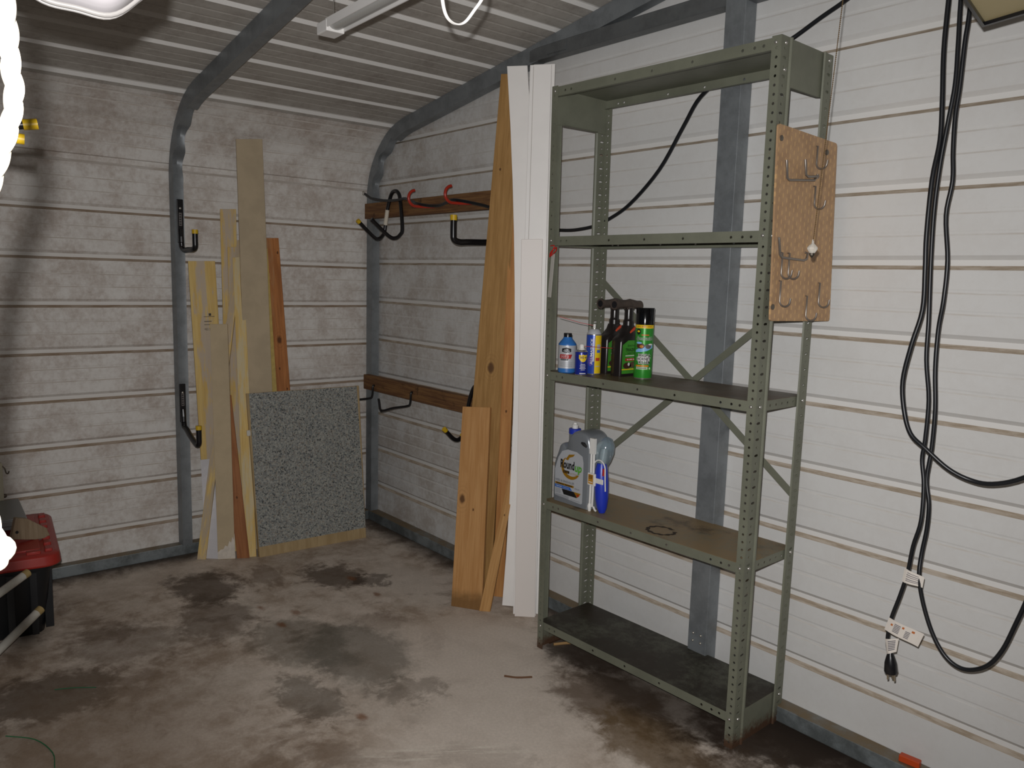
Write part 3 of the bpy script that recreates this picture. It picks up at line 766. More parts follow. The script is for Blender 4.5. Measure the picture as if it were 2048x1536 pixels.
m = MB(); m.tube([(.052, -.0585, .258), (.066, -.0592, .255), (.08, -.0585, .246)], [.004, .008, .004], 10); m.build('handle_hole', plain('handle_gap', '1d1d1e', .6), j, smooth=50)
m = MB(); m.lathe([(.023, .225), (.023, .272)], 24, 0, Matrix.Translation((-.053, .012, 0))); m.build('neck', m_jug, j, smooth=40)
m = MB(); m.lathe([(.0245, .27), (.0245, .289), (.022, .291)], 24, 0, Matrix.Translation((-.053, .012, 0))); m.build('cap_ring', plain('cap_blue', '2438a8', .35), j, smooth=40)
m = MB(); m.lathe([(.012, .289), (.013, .305), (.008, .309), (.007, .315), (1e-5, .316)], 18, 0, Matrix.Translation((-.053, .012, 0))); m.build('cap', m_white, j, smooth=40)
fn = flat_fn((0, -.0585, 0), (1, 0, 0), (0, 0, 1), (0, -1, 0), .0006)
L = Label(fn)
L.poly([(-.084, .03), (-.087, .13), (-.07, .18), (-.05, .208), (-.02, .219), (.03, .217), (.06, .205), (.067, .18), (.067, .02), (.06, .016), (-.08, .024)], 0, 1)
for k in range(22):   # gold swoosh ring round the name
    a0 = 2.2+k*.18; a1 = a0+.19; w0 = .012*math.sin(PI*(k+.5)/22)+.003
    q = [(rr_*1.12*math.cos(a)+.0, .148+rr_*math.sin(a)) for a, rr_ in ((a0, .046), (a1, .046), (a1, .046-w0), (a0, .046-w0))]
    L.m.add([fn(u, v, 2) for u, v in q], [(0, 1, 2, 3)], 1)
L.poly([(-.03, .178), (-.012, .2), (.02, .206), (.012, .196), (-.008, .188), (-.016, .176)], 1, 2)
L.text('Round', -.018, .160, .033, 2, 3, w=.076, bold=.035); L.text('up', .0405, .157, .033, 0, 3, w=.040, bold=.07, shear=.15); L.text('up', .0405, .157, .033, 3, 4, w=.037, bold=.03, shear=.15)
L.rect(-.04, -.006, .123, .134, 2, 3, 2); L.text('DUAL', -.023, .1285, .007, 1, 4, w=.026); L.text('ACTION', .018, .1265, .008, 1, 4, w=.038)
L.text('WEED & GRASS KILLER', -.03, .089, .009, 4, 3, w=.104); L.rect(-.083, .02, .071, .080, 1, 2, 3); L.marks(-.076, .012, .0755, .005, 2, (9, 9), 3)
L.poly([(-.084, .058), (-.084, .07), (.0, .07), (.012, .058)], 5, 2); L.marks(-.078, -.045, .064, .0045, 0, (6,), 3); L.text('FORMULA', -.022, .064, .005, 0, 3, w=.034)
L.poly([(-.045, .057), (.022, .057), (.040, .036), (-.033, .036)], 2, 3); L.rect(.022, .055, .064, .078, 6, 2, 2); L.text('KILLS', .0385, .071, .006, 4, 3, w=.024)
L.poly([(.022, .057), (.058, .057), (.05, .044), (.036, .036)], 1, 2); L.poly([(.036, .05), (.05, .05), (.043, .038)], 7, 3)
for i in range(4): L.rect(-.08, -.05, .052-i*.005, .0535-i*.005, 8, 2, 2)
for i in range(6): L.rect(-.078, -.005, .03-i*.0028, .0312-i*.0028, 8, 2, 2); 
L.rect(.005, .055, .022, .0235, 8, 2, 2)
L.build('label', [plain('jug_label', 'b2b5b9', .45, .1), plain('label_gold', 'a67a1e', .35, .3), m_ink, plain('label_leaf', '4f9a2a', .45), plain('label_ink', '2c2f34', .5), plain('label_blue', '2b5fb0', .45), m_silver, m_red, plain('label_grey', '74777b', .5)], j)
sp = MB(); sp.tube([(.150, -.035, .001), (.149, -.036, .02), (.146, -.036, .06), (.140, -.034, .12), (.136, -.032, .165), (.135, -.031, .19)], [.012, .020, .026, .0275, .024, .018], 20)
sp.build('sprayer_handle', plain('sprayer_blue', '1f35ad', .35), j, smooth=50)
tt = NT('clear_bubble'); tt.setp(.12, 0, .5); tt.b.inputs['Transmission Weight'].default_value = .8; tt.color(lin('bfd3dc')); tt.b.inputs['Alpha'].default_value = .75
m = MB(); m.tube([(.128, -.018, .17), (.130, -.018, .20), (.134, -.016, .235), (.138, -.014, .262), (.138, -.012, .283), (.136, -.012, .290)], [.016, .03, .037, .034, .022, .006], 20); m.build('clear_bubble', tt.m, j, smooth=60)
m = MB(); m.tube([(.135, -.03, .19), (.136, -.025, .215), (.137, -.02, .245)], [.014, .013, .010], 12); m.build('sprayer_nozzle', plain('pale_plastic', 'b9c2c4', .3), j, smooth=50)
wm = MB()
wm.tube([(.103, -.055, .0), (.103, -.056, .02), (.103, -.055, .03)], [.006, .009, .006], 10)
for dx in (0, .013):
    wm.tube([(.104+dx, -.056, .02), (.105+dx, -.056, .10), (.102+dx, -.055, .27-dx*1.)], .0045, 8)
wm.box(.098, .122, -.062, -.05, .225, .285); wm.tube([(.120, -.052, .02), (.128, -.052, .008), (.134, -.05, .005)], .004, 8)
wm.build('wand_holder', m_white, j, smooth=40)
m = MB(); m.box(.098, .136, -.068, -.060, .105, .152); m.box(.134, .175, -.066, -.062, .118, .138); m.build('strap', m_white, j, bevel=.002)
fn = flat_fn((.117, -.0685, .129), (1, 0, 0), (0, 0, 1), (0, -1, 0)); L = Label(fn); L.rect(-.014, .011, -.018, .019, 0, 1, 2); L.rect(-.011, .007, .002, .016, 1, 2, 2); L.marks(-.009, .005, .0125, .004, 0, (4,), 3); L.marks(-.009, .005, .006, .004, 0, (4,), 3); L.rect(-.01, .008, -.012, -.009, 2, 2, 2)
L.build('strap_label', [plain('tag_gold', 'b5822c', .4), plain('tag_brown', '4f2f10', .5), m_white], j)
m = MB(); P = []
for k in range(15):
    a = PI*k/14; P.append((.142-.030*math.cos(a), -.052, .172+.034*math.sin(a)))
m.tube([(.112, -.052, .15)]+P+[(.172, -.05, .13), (.171, -.045, .09)], .0028, 8); m.build('holder_loop', m_white, j, smooth=60)
m = MB(); m.tube([(.160, -.045, .148), (.161, -.045, .175)], .0065, 8); m.build('trigger', m_red, j, smooth=50)

# ------------------------------------------------------------------ metal bar hung by red wire on the left shelf post
b = thing('metal_bar', 'narrow silver metal bar hung by red wire from the left front post of the shelving', 'bar', shw(.034, -.006, 1.60), SYAW)
m = MB(); m.box(-.009, .009, -.0015, .0015, -.155, .01, M=Matrix.Rotation(.08, 4, 'Y')); m.build('bar', plain('dull_silver', 'b9b6ae', .4, .25), b, bevel=.001)
m = MB()
m.tube(catmull([(-.020, .002, -.002), (-.010, -.005, .012), (.004, -.006, .024), (.012, .004, .034), (.018, -.003, .022), (.006, -.006, .010), (-.008, -.005, .003), (.010, -.005, .038), (-.012, -.003, .040)], 6), .0022, 7); m.build('red_wire', plain('red_wire', 'b02018', .25), b, smooth=60)

# ------------------------------------------------------------------ boards
def plank(name, q, thick, mat, label, cat='board', flip=False, group=None, bow=0., extra=None):
    """q: front face corners bottom-left, bottom-right, top-right, top-left"""
    BL, BR, TR, TL = [Vector(v) for v in q]
    o0 = (BL+BR)/2; zc = ((TL+TR)/2-o0).normalized(); xc = (BR-BL); xc = (xc-zc*xc.dot(zc)).normalized(); yc = zc.cross(xc)
    if yc.dot(o0-CAM) < 0: yc = -yc; 
    R = Matrix((xc, yc, zc)).transposed()
    inv = R.inverted()
    loc = [inv @ (p-o0) for p in (BL, BR, TR, TL)]
    for p in loc: p.y = 0 if abs(p.y) < .004 else p.y
    m = MB(); k = 10
    vs = []
    for i in range(k+1):
        t = i/k; a = loc[0].lerp(loc[3], t); c2 = loc[1].lerp(loc[2], t)
        bx = Vector((bow*4*t*(1-t), 0, 0)); a = a+bx; c2 = c2+bx
        vs += [a, c2, c2+Vector((0, thick, 0)), a+Vector((0, thick, 0))]
    fs = [(i*4+j_, i*4+(j_+1) % 4, i*4+4+(j_+1) % 4, i*4+4+j_) for i in range(k) for j_ in range(4)]+[(3, 2, 1, 0), tuple(k*4+j_ for j_ in range(4))]
    m.add(vs, fs)
    root = m.build(name, mat, bevel=min(.0015, thick*.15)) if extra is None else None
    if extra is not None:
        root = bpy.data.objects.new(name, None); C.objects.link(root); root.empty_display_size = .05
        m.build('plank', mat, root, bevel=min(.0015, thick*.15))
        extra(root)
    mw = R.to_4x4(); mw.translation = o0; root.matrix_world = mw
    # keep the foot above the floor
    bpy.context.view_layer.update()
    return tag(root, label, cat, group)
# --- against the back wall
w_pine = wood('pine_board', 'c0925e', 'b0804c', [(-.047, .5, .017), (.01, .455, .005)], (.03, .10, '6d4f2b'))
w_tall = wood('fir_board', 'ab8450', '95703e', [(.005, 1.10, .020), (-.02, 2.0, .006)])
w_orange = wood('red_fir', 'bd8a52', 'a87340', [(.0, .9, .006)])
w_lath = wood('lath', 'bf935c', 'a97b45', [(0, .45, .004)])
plank('pine_board', [(1.469,-0.411,0.000), (1.597,-0.331,0.000), (1.492,-0.227,0.921), (1.377,-0.300,0.915)], .022, w_pine, 'short knotty pine board leaning in front of the tall brown board')
plank('fir_board', [(1.328,-0.282,0.000), (1.469,-0.181,0.000), (1.526,-0.118,2.412), (1.446,-0.175,2.414)], .030, w_tall, 'tall weathered brown board leaning left of the white trim boards')
plank('fir_strip', [(1.490,-.185,0),(1.535,-.150,0),(1.533,-.112,2.041),(1.495,-.135,2.042)], .028, w_orange, 'orange tinted wood strip tucked between the tall brown board and the white trim')
plank('lath_stick', [(1.590,-0.340,0.000), (1.628,-0.306,0.000), (1.620,-.142,.735), (1.597,-.160,.732)], .02, w_lath, 'thin wooden stick leaning right behind the white trim boards')
m_trim = plain('white_trim', 'efece8', .42, var=.03, scale=6)
def groove(xs, z1):
    def f(root):
        m = MB()
        for x in xs: m.box(x-.0012, x+.0012, -.0006, .001, .002, z1)
        m.build('edge_line', plain('trim_shadow_line', 'b9b3ad', .6), root)
    return f
plank('trim_board', [(1.614,-.224,.006),(1.696,-.150,.006),(1.590,-.145,2.430),(1.524,-.205,2.428)], .012, m_trim, 'leftmost white trim board, its top splayed away from the next one', bow=.045)
plank('trim_board', [(1.707,-.235,0),(1.784,-.166,0),(1.745,-.144,2.408),(1.678,-.205,2.405)], .012, m_trim, 'middle tall white trim board, top just right of the wedge shaped gap', extra=groove((-.03,), 2.4))
plank('trim_board', [(1.694,-.205,0),(1.778,-.141,0),(1.731,-.112,2.418),(1.657,-.165,2.418)], .012, m_trim, 'rear white trim board showing only a thin right edge beside the shelving')
plank('trim_board', [(1.731,-.246,0),(1.793,-.178,0),(1.775,-.189,1.683),(1.714,-.255,1.680)],   .010, plain('trim_short', 'dfd8d2', .45), 'shorter front white trim board ending two thirds of the way up')
# --- against the side wall
cream = ('bdb0a2', .5, .6, 26.)
w_cream = lambda nm, kn=(), p=cream: wood(nm, 'dcc07e', 'cfae69', kn, None, p, .8, .7)
def stamp(root):      # black lumber stamp
    fn = flat_fn((0, -.0006, 0), (1, 0, 0), (0, 0, 1), (0, -1, 0))
    L = Label(fn); z = 1.24
    L.rect(-.042, .046, z+.03, .0325+z, 0, 1, 2); L.rect(.018, .03, z+.035, z+.048, 0, 1, 2); L.rect(-.04, .03, z+.004, z+.0075, 0, 1, 2); L.rect(-.034, .042, z-.012, z-.0095, 0, 1, 2)
    L.text('FRAMES 2', -.005, z-.035, .012, 0, 1, w=.055)
    L.build('lumber_stamp', plain('stamp_ink', '3d3833', .7), root)
plank('cream_board', [(.120,-1.067,0),(.150,-.938,0),(.075,-.975,1.561),(.075,-1.114,1.556)], .018, w_cream('cream_a'), 'wide cream board with worn paint and a black lumber stamp, nearest the wall post', extra=stamp)
plank('cream_board', [(.150,-.959,0),(.170,-.883,0),(.060,-.853,1.839),(.060,-.938,1.833)], .016, w_cream('cream_b'), 'tall cream board just left of the tall tan board')
plank('cream_board', [(.187,-.945,0),(.207,-.875,0),(.090,-.836,1.640),(.090,-.913,1.636)], .012, w_cream('cream_g'), 'cream board peeking out below the top of the tall cream one')
plank('cream_board', [(.311,-.933,0),(.331,-.878,0),(.150,-.852,1.589),(.150,-.910,1.581)], .016, w_cream('cream_h', (), ('cbbf9f', .52, .64, 18.)), 'narrow cream board standing right beside the granite patterned panel')
w_tan = plain('fibreboard_tan', 'b9a88c', .8, var=.12, scale=7.)
def tanline(root):
    m = MB(); m.box(-.07, .07, -.0006, .0004, 1.318, 1.322); m.build('joint_line', plain('tan_joint', 'b5a687', .8), root)
plank('fibreboard_strip', [(.215,-.866,0),(.240,-.715,0),(.165,-.746,2.203),(.165,-.886,2.185)], .014, w_tan, 'tall tan fibreboard strip, the highest board on the left wall', extra=tanline)
plank('cream_board', [(.110,-.735,0),(.135,-.620,0),(.085,-.692,1.639),(.085,-.790,1.634)], .012, plain('yellow_wood', 'c2a85e', .6, var=.15), 'yellow edged board hidden behind the tall tan strip')
w_stud = wood('brown_stud', 'b87a47', '9a6238', [(.012, 1.14, .016), (.04, 1.62, .006), (.0, .98, .006), (.035, .86, .005), (-.03, .86, .005)], None, ('ad8660', .58, .7, 12.))
def stud_block(root):
    m = MB(); m.box(-.05, -.012, -.004, .0, 1.475, 1.51); m.build('pale_patch', wood('pale_patch', 'b98f57', 'a97d49'), root)
plank('wood_stud', [(.128,-.635,0),(.150,-.536,0),(.080,-.626,1.699),(.080,-.732,1.693)], .030, w_stud, 'reddish brown knotty stud right of the tall tan strip', extra=stud_block)
def torn(root):      # torn white paper at the lower right corner
    m = MB(); z0, z1 = .004, .135
    pts = [(-.043, .0), (.045, .0), (.045, .135), (.040, .10), (.034, .118), (.026, .085), (.018, .096), (.008, .066), (-.004, .072), (-.014, .052), (-.028, .05), (-.043, .035)]
    m.prism([(x, z+.003) for x, z in pts], -.0012, -.0002, 'y'); m.build('torn_paper', plain('torn_paper', 'd6cdc0', .8, var=.15), root)
plank('fibreboard_strip', [(.260,-1.058,0),(.303,-.983,0),(.215,-.967,1.238),(.215,-1.057,1.239)], .012, plain('fibreboard_short', 'bcaa8b', .8, var=.1, scale=7), 'short tan fibreboard strip with torn white paper at its foot', extra=torn)
plank('wooden_stick', [(.197,-1.146,0),(.223,-1.110,0),(.130,-.840,1.676),(.130,-.877,1.674)], .012, w_cream('cream_f', (), ('b3a593', .48, .62, 30.)), 'thin cream stick crossing the stack diagonally from the lower left')
plank('white_offcut', [(.209,-1.103,0),(.254,-1.053,0),(.160,-1.032,.523),(.160,-1.102,.524)], .006, plain('white_offcut', 'c9c7ca', .5), 'low white offcut board behind the short tan strip')
plank('cedar_wedge', [(.302,-.972,0),(.332,-.916,0),(.222,-.958,.866),(.222,-1.016,.870)], .008, wood('cedar', 'a26c43', '8a5633', [(.0, .33, .006)]), 'reddish cedar board showing as a wedge beside the short tan strip')
# speckled panel
def granite_mat():
    t = NT('speckled_laminate'); t.setp(.4, 0, .4); o = t.coord()
    a = t.noise(o, 95., 3, .6); b = t.noise(o, 150., 2, .5)
    v = t.n('ShaderNodeTexVoronoi'); v.inputs['Scale'].default_value = 170.; t.l(o, v.inputs['Vector'])
    s = t.n('ShaderNodeSeparateColor'); t.l(v.outputs['Color'], s.inputs[0])
    col = t.mix(t.ramp(a, .4, .6), lin('888a86'), lin('a3a39b'))
    col = t.mix(t.ramp(s.outputs[0], .62, .7, 0., .75), col, lin('6c7172'))
    col = t.mix(t.ramp(s.outputs[1], .88, .92, 0., .8), col, lin('383c3e'))
    col = t.mix(t.ramp(s.outputs[2], .84, .9, 0., .6), col, lin('8c8072'))
    t.color(col); return t.m
def granite_parts(root):
    m = MB(); m.box(-.312, .312, -.0012, 0, .058, .879); m.build('laminate', granite_mat(), root)
    m = MB(); m.box(-.338, -.320, -.010, 0, .655, .685); m.box(-.329, -.321, -.016, -.008, .66, .68); m.build('clip', plain('clear_clip', 'c9c6bc', .25), root, bevel=.002)
plank('speckled_panel', [(.358,-.871,0),(.390,-.248,0),(.270,-.231,.875),(.235,-.883,.870)], .026, wood('particle_board', 'b09a74', '9f8862', (), None, None, .3), 'square grey granite patterned panel on edge with bare particleboard along the bottom', 'panel', extra=granite_parts)

# wooden rails on the back wall
def rail(z0, z1, x0, x1, label, mat):
    m = MB(); m.box(0, x1-x0, -.019, .019, 0, z1-z0)
    o = m.build('hanging_rail', mat, bevel=.002); o.location = (x0, -.0795, z0); tag(o, label, 'plank', 'brown planks screwed to the back wall')
def railwood(name):
    t = NT(name); t.setp(.75, 0, .25); o = t.coord(); g = t.noise(t.mapping(o, (1.4, 20, 26)), 3., 5, .6, .5); b = t.noise(o, 14, 5, .7)
    col = t.mix(t.ramp(g, .35, .65), lin('84623f'), lin('654630')); col = t.mix(t.ramp(b, .58, .7, 0, .7), col, lin('35261c')); t.color(col); return t.m
rail(1.838, 1.925, .092, 1.66, 'upper brown wooden plank on the back wall carrying red hooks and a cable', railwood('rail_wood'))
rail(.826, .913, .085, 1.60, 'lower brown wooden plank on the back wall carrying plain black wire hooks', railwood('rail_wood_low'))

# ------------------------------------------------------------------ hooks
m_vinyl = plain('black_vinyl', '151416', .28); m_yv = plain('yellow_vinyl', 'cda81a', .45); m_redv = plain('red_vinyl', 'a8301f', .3)
def post_hook(x, y, ztop, zlow, zarm, tipz, reach, dy, label):
    b = thing('utility_hook', label, 'hook', (x, y, zlow))
    m = MB(); m.box(0, .006, -.016, .016, .03, ztop-zlow); m.tube([(.004, 0, .10), (.010, 0, .06), (.012, 0, .03)], [.010, .0135, .0135], 12)
    m.build('back_plate', m_vinyl, b, bevel=.004)
    A = Vector((.012, 0, .03)); d = zarm-zlow
    P = catmull([A, (.014, .002, .008), (.04, .006, -.006), (reach*.5, dy*.5, d*.5-.003), (reach-.02, dy-.004, d), (reach-.002, dy, d+.012), (reach, dy, d+.04), (reach, dy, tipz-zlow-.018)], 5)
    m = MB(); m.tube(P, .0135, 14); m.build('arm', m_vinyl, b, smooth=60)
    m = MB(); m.tube([(reach, dy, tipz-zlow-.02), (reach, dy, tipz-zlow)], .0148, 14); m.build('tip', m_yv, b, smooth=40)
    for zz in (.075, ztop-zlow-.045):
        m = MB(); m.tube([(.005, 0, zz), (.009, 0, zz), (.011, 0, zz)], [.0065, .006, .003], 10); m.build('screw', m_bolt, b, smooth=50)
    fn = flat_fn((.0065, 0, .15), (0, 1, 0), (0, 0, 1), (1, 0, 0)); L = Label(fn); L.rect(-.007, .007, -.035, .03, 0, 1, 2)
    for i in range(5): L.rect(-.005, .004, -.03+i*.012, -.024+i*.012, 1, 2, 2)
    L.build('sticker', [plain('hook_sticker', '6b6664', .4), m_ink], b)
post_hook(.107, -1.158, 1.862, 1.615, 1.612, 1.708, .165, .018, 'upper black wall hook with a yellow tip on the left steel post')
post_hook(.107, -1.170, .925, .695, .635, .735, .205, .012, 'lower black wall hook with a yellow tip on the left steel post')
# coated ladder hooks: bent rod with two forward curls
def ladder_hook(x, zt, label, w=.10, drop=.22, fwd=.16, rise=.075, lab=True):
    b = thing('ladder_hook', label, 'hook', (x, -.0975, zt))
    def leg(sx, out):
        return [(sx*w*.32, 0, -.03), (sx*w*.48, -.004, -.10), (sx*w*.62, -.008, -drop+.03), (sx*w*.62, -.02, -drop), (sx*w*.60, -.05, -drop-.022), (sx*w*.55, -.09, -drop-.010), (sx*w*.5, -fwd, -drop+rise)]
    L_, R_ = leg(-1, 0), leg(1, 0)
    P = [Vector(p) for p in reversed(L_)]+[Vector((-w*.17, 0, -.006)), Vector((0, 0, 0)), Vector((w*.17, 0, -.006))]+[Vector(p) for p in R_]
    for p in P: p.y -= .010
    m = MB(); m.tube(catmull(P, 5), .0105, 12); m.build('rod', m_vinyl, b, smooth=60)
    d = (P[0]-P[1]).normalized(); m = MB(); m.tube([P[0]-d*.016, P[0]+d*.002], .0122, 12); m.build('tip', m_yv, b, smooth=40)
    d = (P[-1]-P[-2]).normalized(); m = MB(); m.tube([P[-1]-d*.016, P[-1]+d*.002], .0122, 12); m.build('tip', m_vinyl if lab else m_yv, b, smooth=40)
    if lab:
        m = MB(); c0 = P[4]; c1 = P[5]; m.tube([c0.lerp(c1, .25), c0.lerp(c1, 1.0)], .0112, 12); m.build('paper_label', plain('paper_label', 'cfc7b8', .6), b)
    return b
ladder_hook(.445, 1.975, 'large black double ladder hook hung over the left end of the upper plank', .15, .24, .19, .07)
ladder_hook(1.245, .985, 'black ladder hook with yellow tips half hidden by the short pine board', .15, .26, .15, .045, False)
b = thing('utility_hook', 'black hook with a yellow tip poking left from behind the tall brown board', 'hook', (1.33, -.099, 1.68))
m = MB(); m.box(-.016, .016, -.006, 0, .0, .24); m.build('back_plate', m_vinyl, b, bevel=.002)
P = catmull([(0, -.006, .02), (0, -.015, .004), (0, -.05, -.002), (-.004, -.15, -.006), (-.006, -.20, -.008), (-.008, -.228, .004), (-.008, -.232, .03), (-.008, -.232, .105)], 5)
m = MB(); m.tube(P, .0145, 14); m.build('arm', m_vinyl, b, smooth=60)
m = MB(); m.tube([(-.008, -.232, .088), (-.008, -.232, .112)], .0162, 14); m.build('tip', m_yv, b, smooth=40)
def wire_hook(x, z, label):
    b = MB(); P = catmull([(0, .0, .012), (0, -.012, .01), (0, -.014, -.02), (-.004, -.016, -.052), (-.008, -.03, -.064), (-.012, -.12, -.068), (-.014, -.18, -.078), (-.014, -.198, -.07), (-.016, -.205, -.03), (-.017, -.208, -.01)], 4)
    b.tube(P, .0062, 10); o = b.build('wire_hook', m_vinyl, smooth=60); o.location = (x, -.095, z); tag(o, label, 'hook', 'black wire hooks on the lower plank')
wire_hook(.215, .848, 'plain black wire hook at the left end of the lower plank')
wire_hook(.632, .860, 'plain black wire hook in the middle of the lower plank')
def red_hook(x, z, label):
    b = MB(); P = [(0.02, -.006+.02, 0), (.015, -.01, -.002), (.0, -.05, -.004)]
    for k in range(9):
        a = -PI/2+k*PI*.95/8; P.append((-.006, -.085-.042*math.cos(a), .036+.040*math.sin(a)))
    b.tube(catmull(P, 4), .0075, 12)
    o = b.build('red_hook', m_redv, smooth=60); o.location = (x, -.112, z); tag(o, label, 'hook', 'red hooks on the upper plank')
red_hook(.80, 1.872, 'left red coated screw hook on the upper plank holding the cable')
red_hook(1.125, 1.872, 'right red coated screw hook on the upper plank holding the cable')

# ------------------------------------------------------------------ cables
m_cable = plain('cable_black', '14161a', .38)
cab = thing('black_cable', 'long black cable draped over the upper plank and climbing behind the green shelving', 'cable', (.15, -.13, 1.97))
pts = [(.152,-.13,1.975),(.20,-.13,1.955),(.238,-.13,1.944),(.377,-.128,1.925),(.50,-.128,1.921),(.586,-.13,1.924),(.685,-.15,1.903),(.775,-.175,1.884),(.86,-.16,1.870),(.941,-.15,1.868),(1.03,-.165,1.878),(1.105,-.175,1.884),(1.2,-.14,1.868),(1.312,-.118,1.843),(1.42,-.11,1.80),(1.55,-.075,1.757),(1.66,-.04,1.735),(1.704,-.03,1.731),(1.805,-.03,1.729),(1.926,-.03,1.742),(1.996,-.03,1.764),(2.117,-.03,1.823),(2.264,-.035,1.944),(2.38,-.05,2.086),(2.47,-.07,2.18),(2.60,-.08,2.24),(2.73,-.06,2.287),(2.79,-.03,2.318),(2.89,-.025,2.366),(2.971,-.025,2.40),(3.08,-.025,2.455),(3.18,-.03,2.52)]
# planks stop short of the white trim, so the cable drops behind the boards
pts = [Vector(p)-Vector((.15, -.13, 1.97)) for p in pts]
m = MB(); m.tube(catmull(pts, 5), .0075, 10); m.build('sheath', m_cable, cab, smooth=60)
m = MB(); m.tube([pts[0]+Vector((-.012, 0, .004)), pts[0]], .004, 8)
ringp = [pts[0]+Vector((-.018+.011*math.cos(2*PI*k/14), 0, .006+.011*math.sin(2*PI*k/14))) for k in range(15)]
m.tube(ringp, .0025, 6, caps=False); m.build('end_ring', m_tin, cab, smooth=60)

A = [(3.388, -0.25, 2.56), (3.379, -0.25, 2.474), (3.377, -0.25, 2.253), (3.377, -0.25, 2.13), (3.385, -0.25, 2.005), (3.389, -0.25, 1.903), (3.385, -0.265, 1.801), (3.386, -0.27, 1.658), (3.391, -0.27, 1.566), (3.392, -0.265, 1.46), (3.374, -0.27, 1.364), (3.36, -0.27, 1.266), (3.371, -0.27, 1.185), (3.396, -0.275, 1.125), (3.439, -0.275, 1.091), (3.495, -0.265, 1.047), (3.546, -0.25, 1.025), (3.6, -0.25, 1.026), (3.668, -0.25, 1.057), (3.756, -0.25, 1.131), (3.81, -0.25, 1.282), (3.832, -0.25, 1.824), (3.821, -0.25, 2.5)]
B = [(3.409, -0.25, 2.56), (3.404, -0.25, 2.474), (3.407, -0.25, 2.245), (3.411, -0.25, 2.136), (3.413, -0.25, 2.037), (3.404, -0.25, 1.939), (3.395, -0.25, 1.839), (3.391, -0.25, 1.723), (3.395, -0.25, 1.592), (3.404, -0.25, 1.434), (3.408, -0.25, 1.327), (3.422, -0.245, 1.22), (3.423, -0.245, 1.109), (3.42, -0.245, 1.054), (3.433, -0.25, 0.987), (3.439, -0.26, 0.889), (3.425, -0.26, 0.814), (3.413, -0.25, 0.731), (3.399, -0.25, 0.661), (3.38, -0.25, 0.581), (3.376, -0.25, 0.519), (3.383, -0.25, 0.483)]
D = [(3.432, -0.23, 2.56), (3.429, -0.23, 2.473), (3.425, -0.235, 2.218), (3.421, -0.235, 2.145), (3.417, -0.23, 2.037), (3.413, -0.23, 1.962), (3.416, -0.23, 1.874), (3.422, -0.23, 1.798), (3.414, -0.23, 1.709), (3.429, -0.23, 1.592), (3.429, -0.23, 1.488), (3.421, -0.225, 1.408), (3.423, -0.225, 1.301), (3.433, -0.225, 1.194), (3.434, -0.225, 1.085), (3.431, -0.23, 1.0), (3.445, -0.235, 0.933), (3.446, -0.235, 0.864), (3.441, -0.24, 0.791), (3.444, -0.25, 0.734), (3.459, -0.25, 0.667), (3.489, -0.25, 0.592), (3.523, -0.25, 0.541), (3.558, -0.25, 0.518), (3.595, -0.25, 0.52), (3.635, -0.25, 0.549), (3.664, -0.25, 0.602), (3.686, -0.25, 0.678), (3.707, -0.25, 0.763), (3.745, -0.25, 0.958), (3.767, -0.25, 1.499), (3.778, -0.25, 2.5)]
def cable(pts, r, par, org):
    m = MB(); m.tube(catmull([Vector(p)-Vector(org) for p in pts], 5), r, 10); return m.build('sheath', m_cable, par, smooth=60)
x1 = thing('power_cord', 'black power cord looping out to the right edge at mid height, without tags', 'cord', A[0]); cable(A, .0062, x1, A[0])
x2 = thing('extension_cord', 'black extension cord hanging down to a three prong plug with white warning tags', 'cord', B[0])
cable(B, .0056, x2, B[0]); ob = Vector(B[0])
cable(D, .0058, x2, B[0])
def sheet(pts, name, lines, par, org):
    q = [Vector(p)-Vector(org) for p in pts]; U = (q[1]-q[0]); V = (q[0]-q[3]); n = U.cross(V).normalized()
    if n.dot(Vector((.36, -.93, 0))) < 0: n = -n
    m = MB(); k = 8
    vs = []
    for i in range(k+1):
        t = i/k; w = .004*math.sin(t*PI*1.6)
        a = q[0].lerp(q[1], t)+n*w; c2 = q[3].lerp(q[2], t)+n*w; vs += [a, c2]
    m.add(vs, [(2*i, 2*i+1, 2*i+3, 2*i+2) for i in range(k)])
    t_ = m.build(name, plain('tag_paper', 'd9d2c9', .55), par, solid=.0006)
    def fn(u, v, l):
        w = .004*math.sin(u*PI*1.6); return q[3].lerp(q[2], u).lerp(q[0].lerp(q[1], u), v)+n*(w+.0006+.0003*l)
    L = Label(fn)
    for (u0, u1, v, h, c2) in lines: L.rect(u0, u1, v, v+h, c2, 1, 8)
    L.build('tag_print', [plain('tag_ink', '6d6a70', .6), plain('tag_orange', 'b5652f', .5)], t_)
sheet([(3.408, -0.258, 0.746), (3.46, -0.258, 0.733), (3.458, -0.258, 0.703), (3.403, -0.258, 0.705)], 'tag', [(.2, .75, .78, .05, 0), (.18, .8, .62, .06, 0), (.18, .78, .48, .05, 0), (.18, .85, .3, .06, 0), (.18, .9, .18, .05, 0)], x2, B[0])
sheet([(3.379, -0.26, 0.591), (3.475, -0.26, 0.576), (3.462, -0.26, 0.534), (3.369, -0.26, 0.552)], 'tag', [(.22, .4, .2+.11*i, .06, 0) for i in range(6)]+[(.55, .68, .15+.11*i, .06, 0) for i in range(5)]+[(.12, .18, .55, .15, 1), (.44, .5, .7, .15, 1), (.7, .78, .7, .15, 1)], x2, B[0])
sheet([(3.372, -0.257, 0.524), (3.408, -0.257, 0.537), (3.405, -0.257, 0.496), (3.381, -0.257, 0.482)], 'tag', [(.25, .8, .2+.12*i, .07, 0) for i in range(6)], x2, B[0])
m = MB(); m.tube([(0, 0, .034), (0, 0, .02), (0, 0, .004), (0, 0, -.022), (0, 0, -.028)], [.007, .012, .0165, .0185, .016], 10)
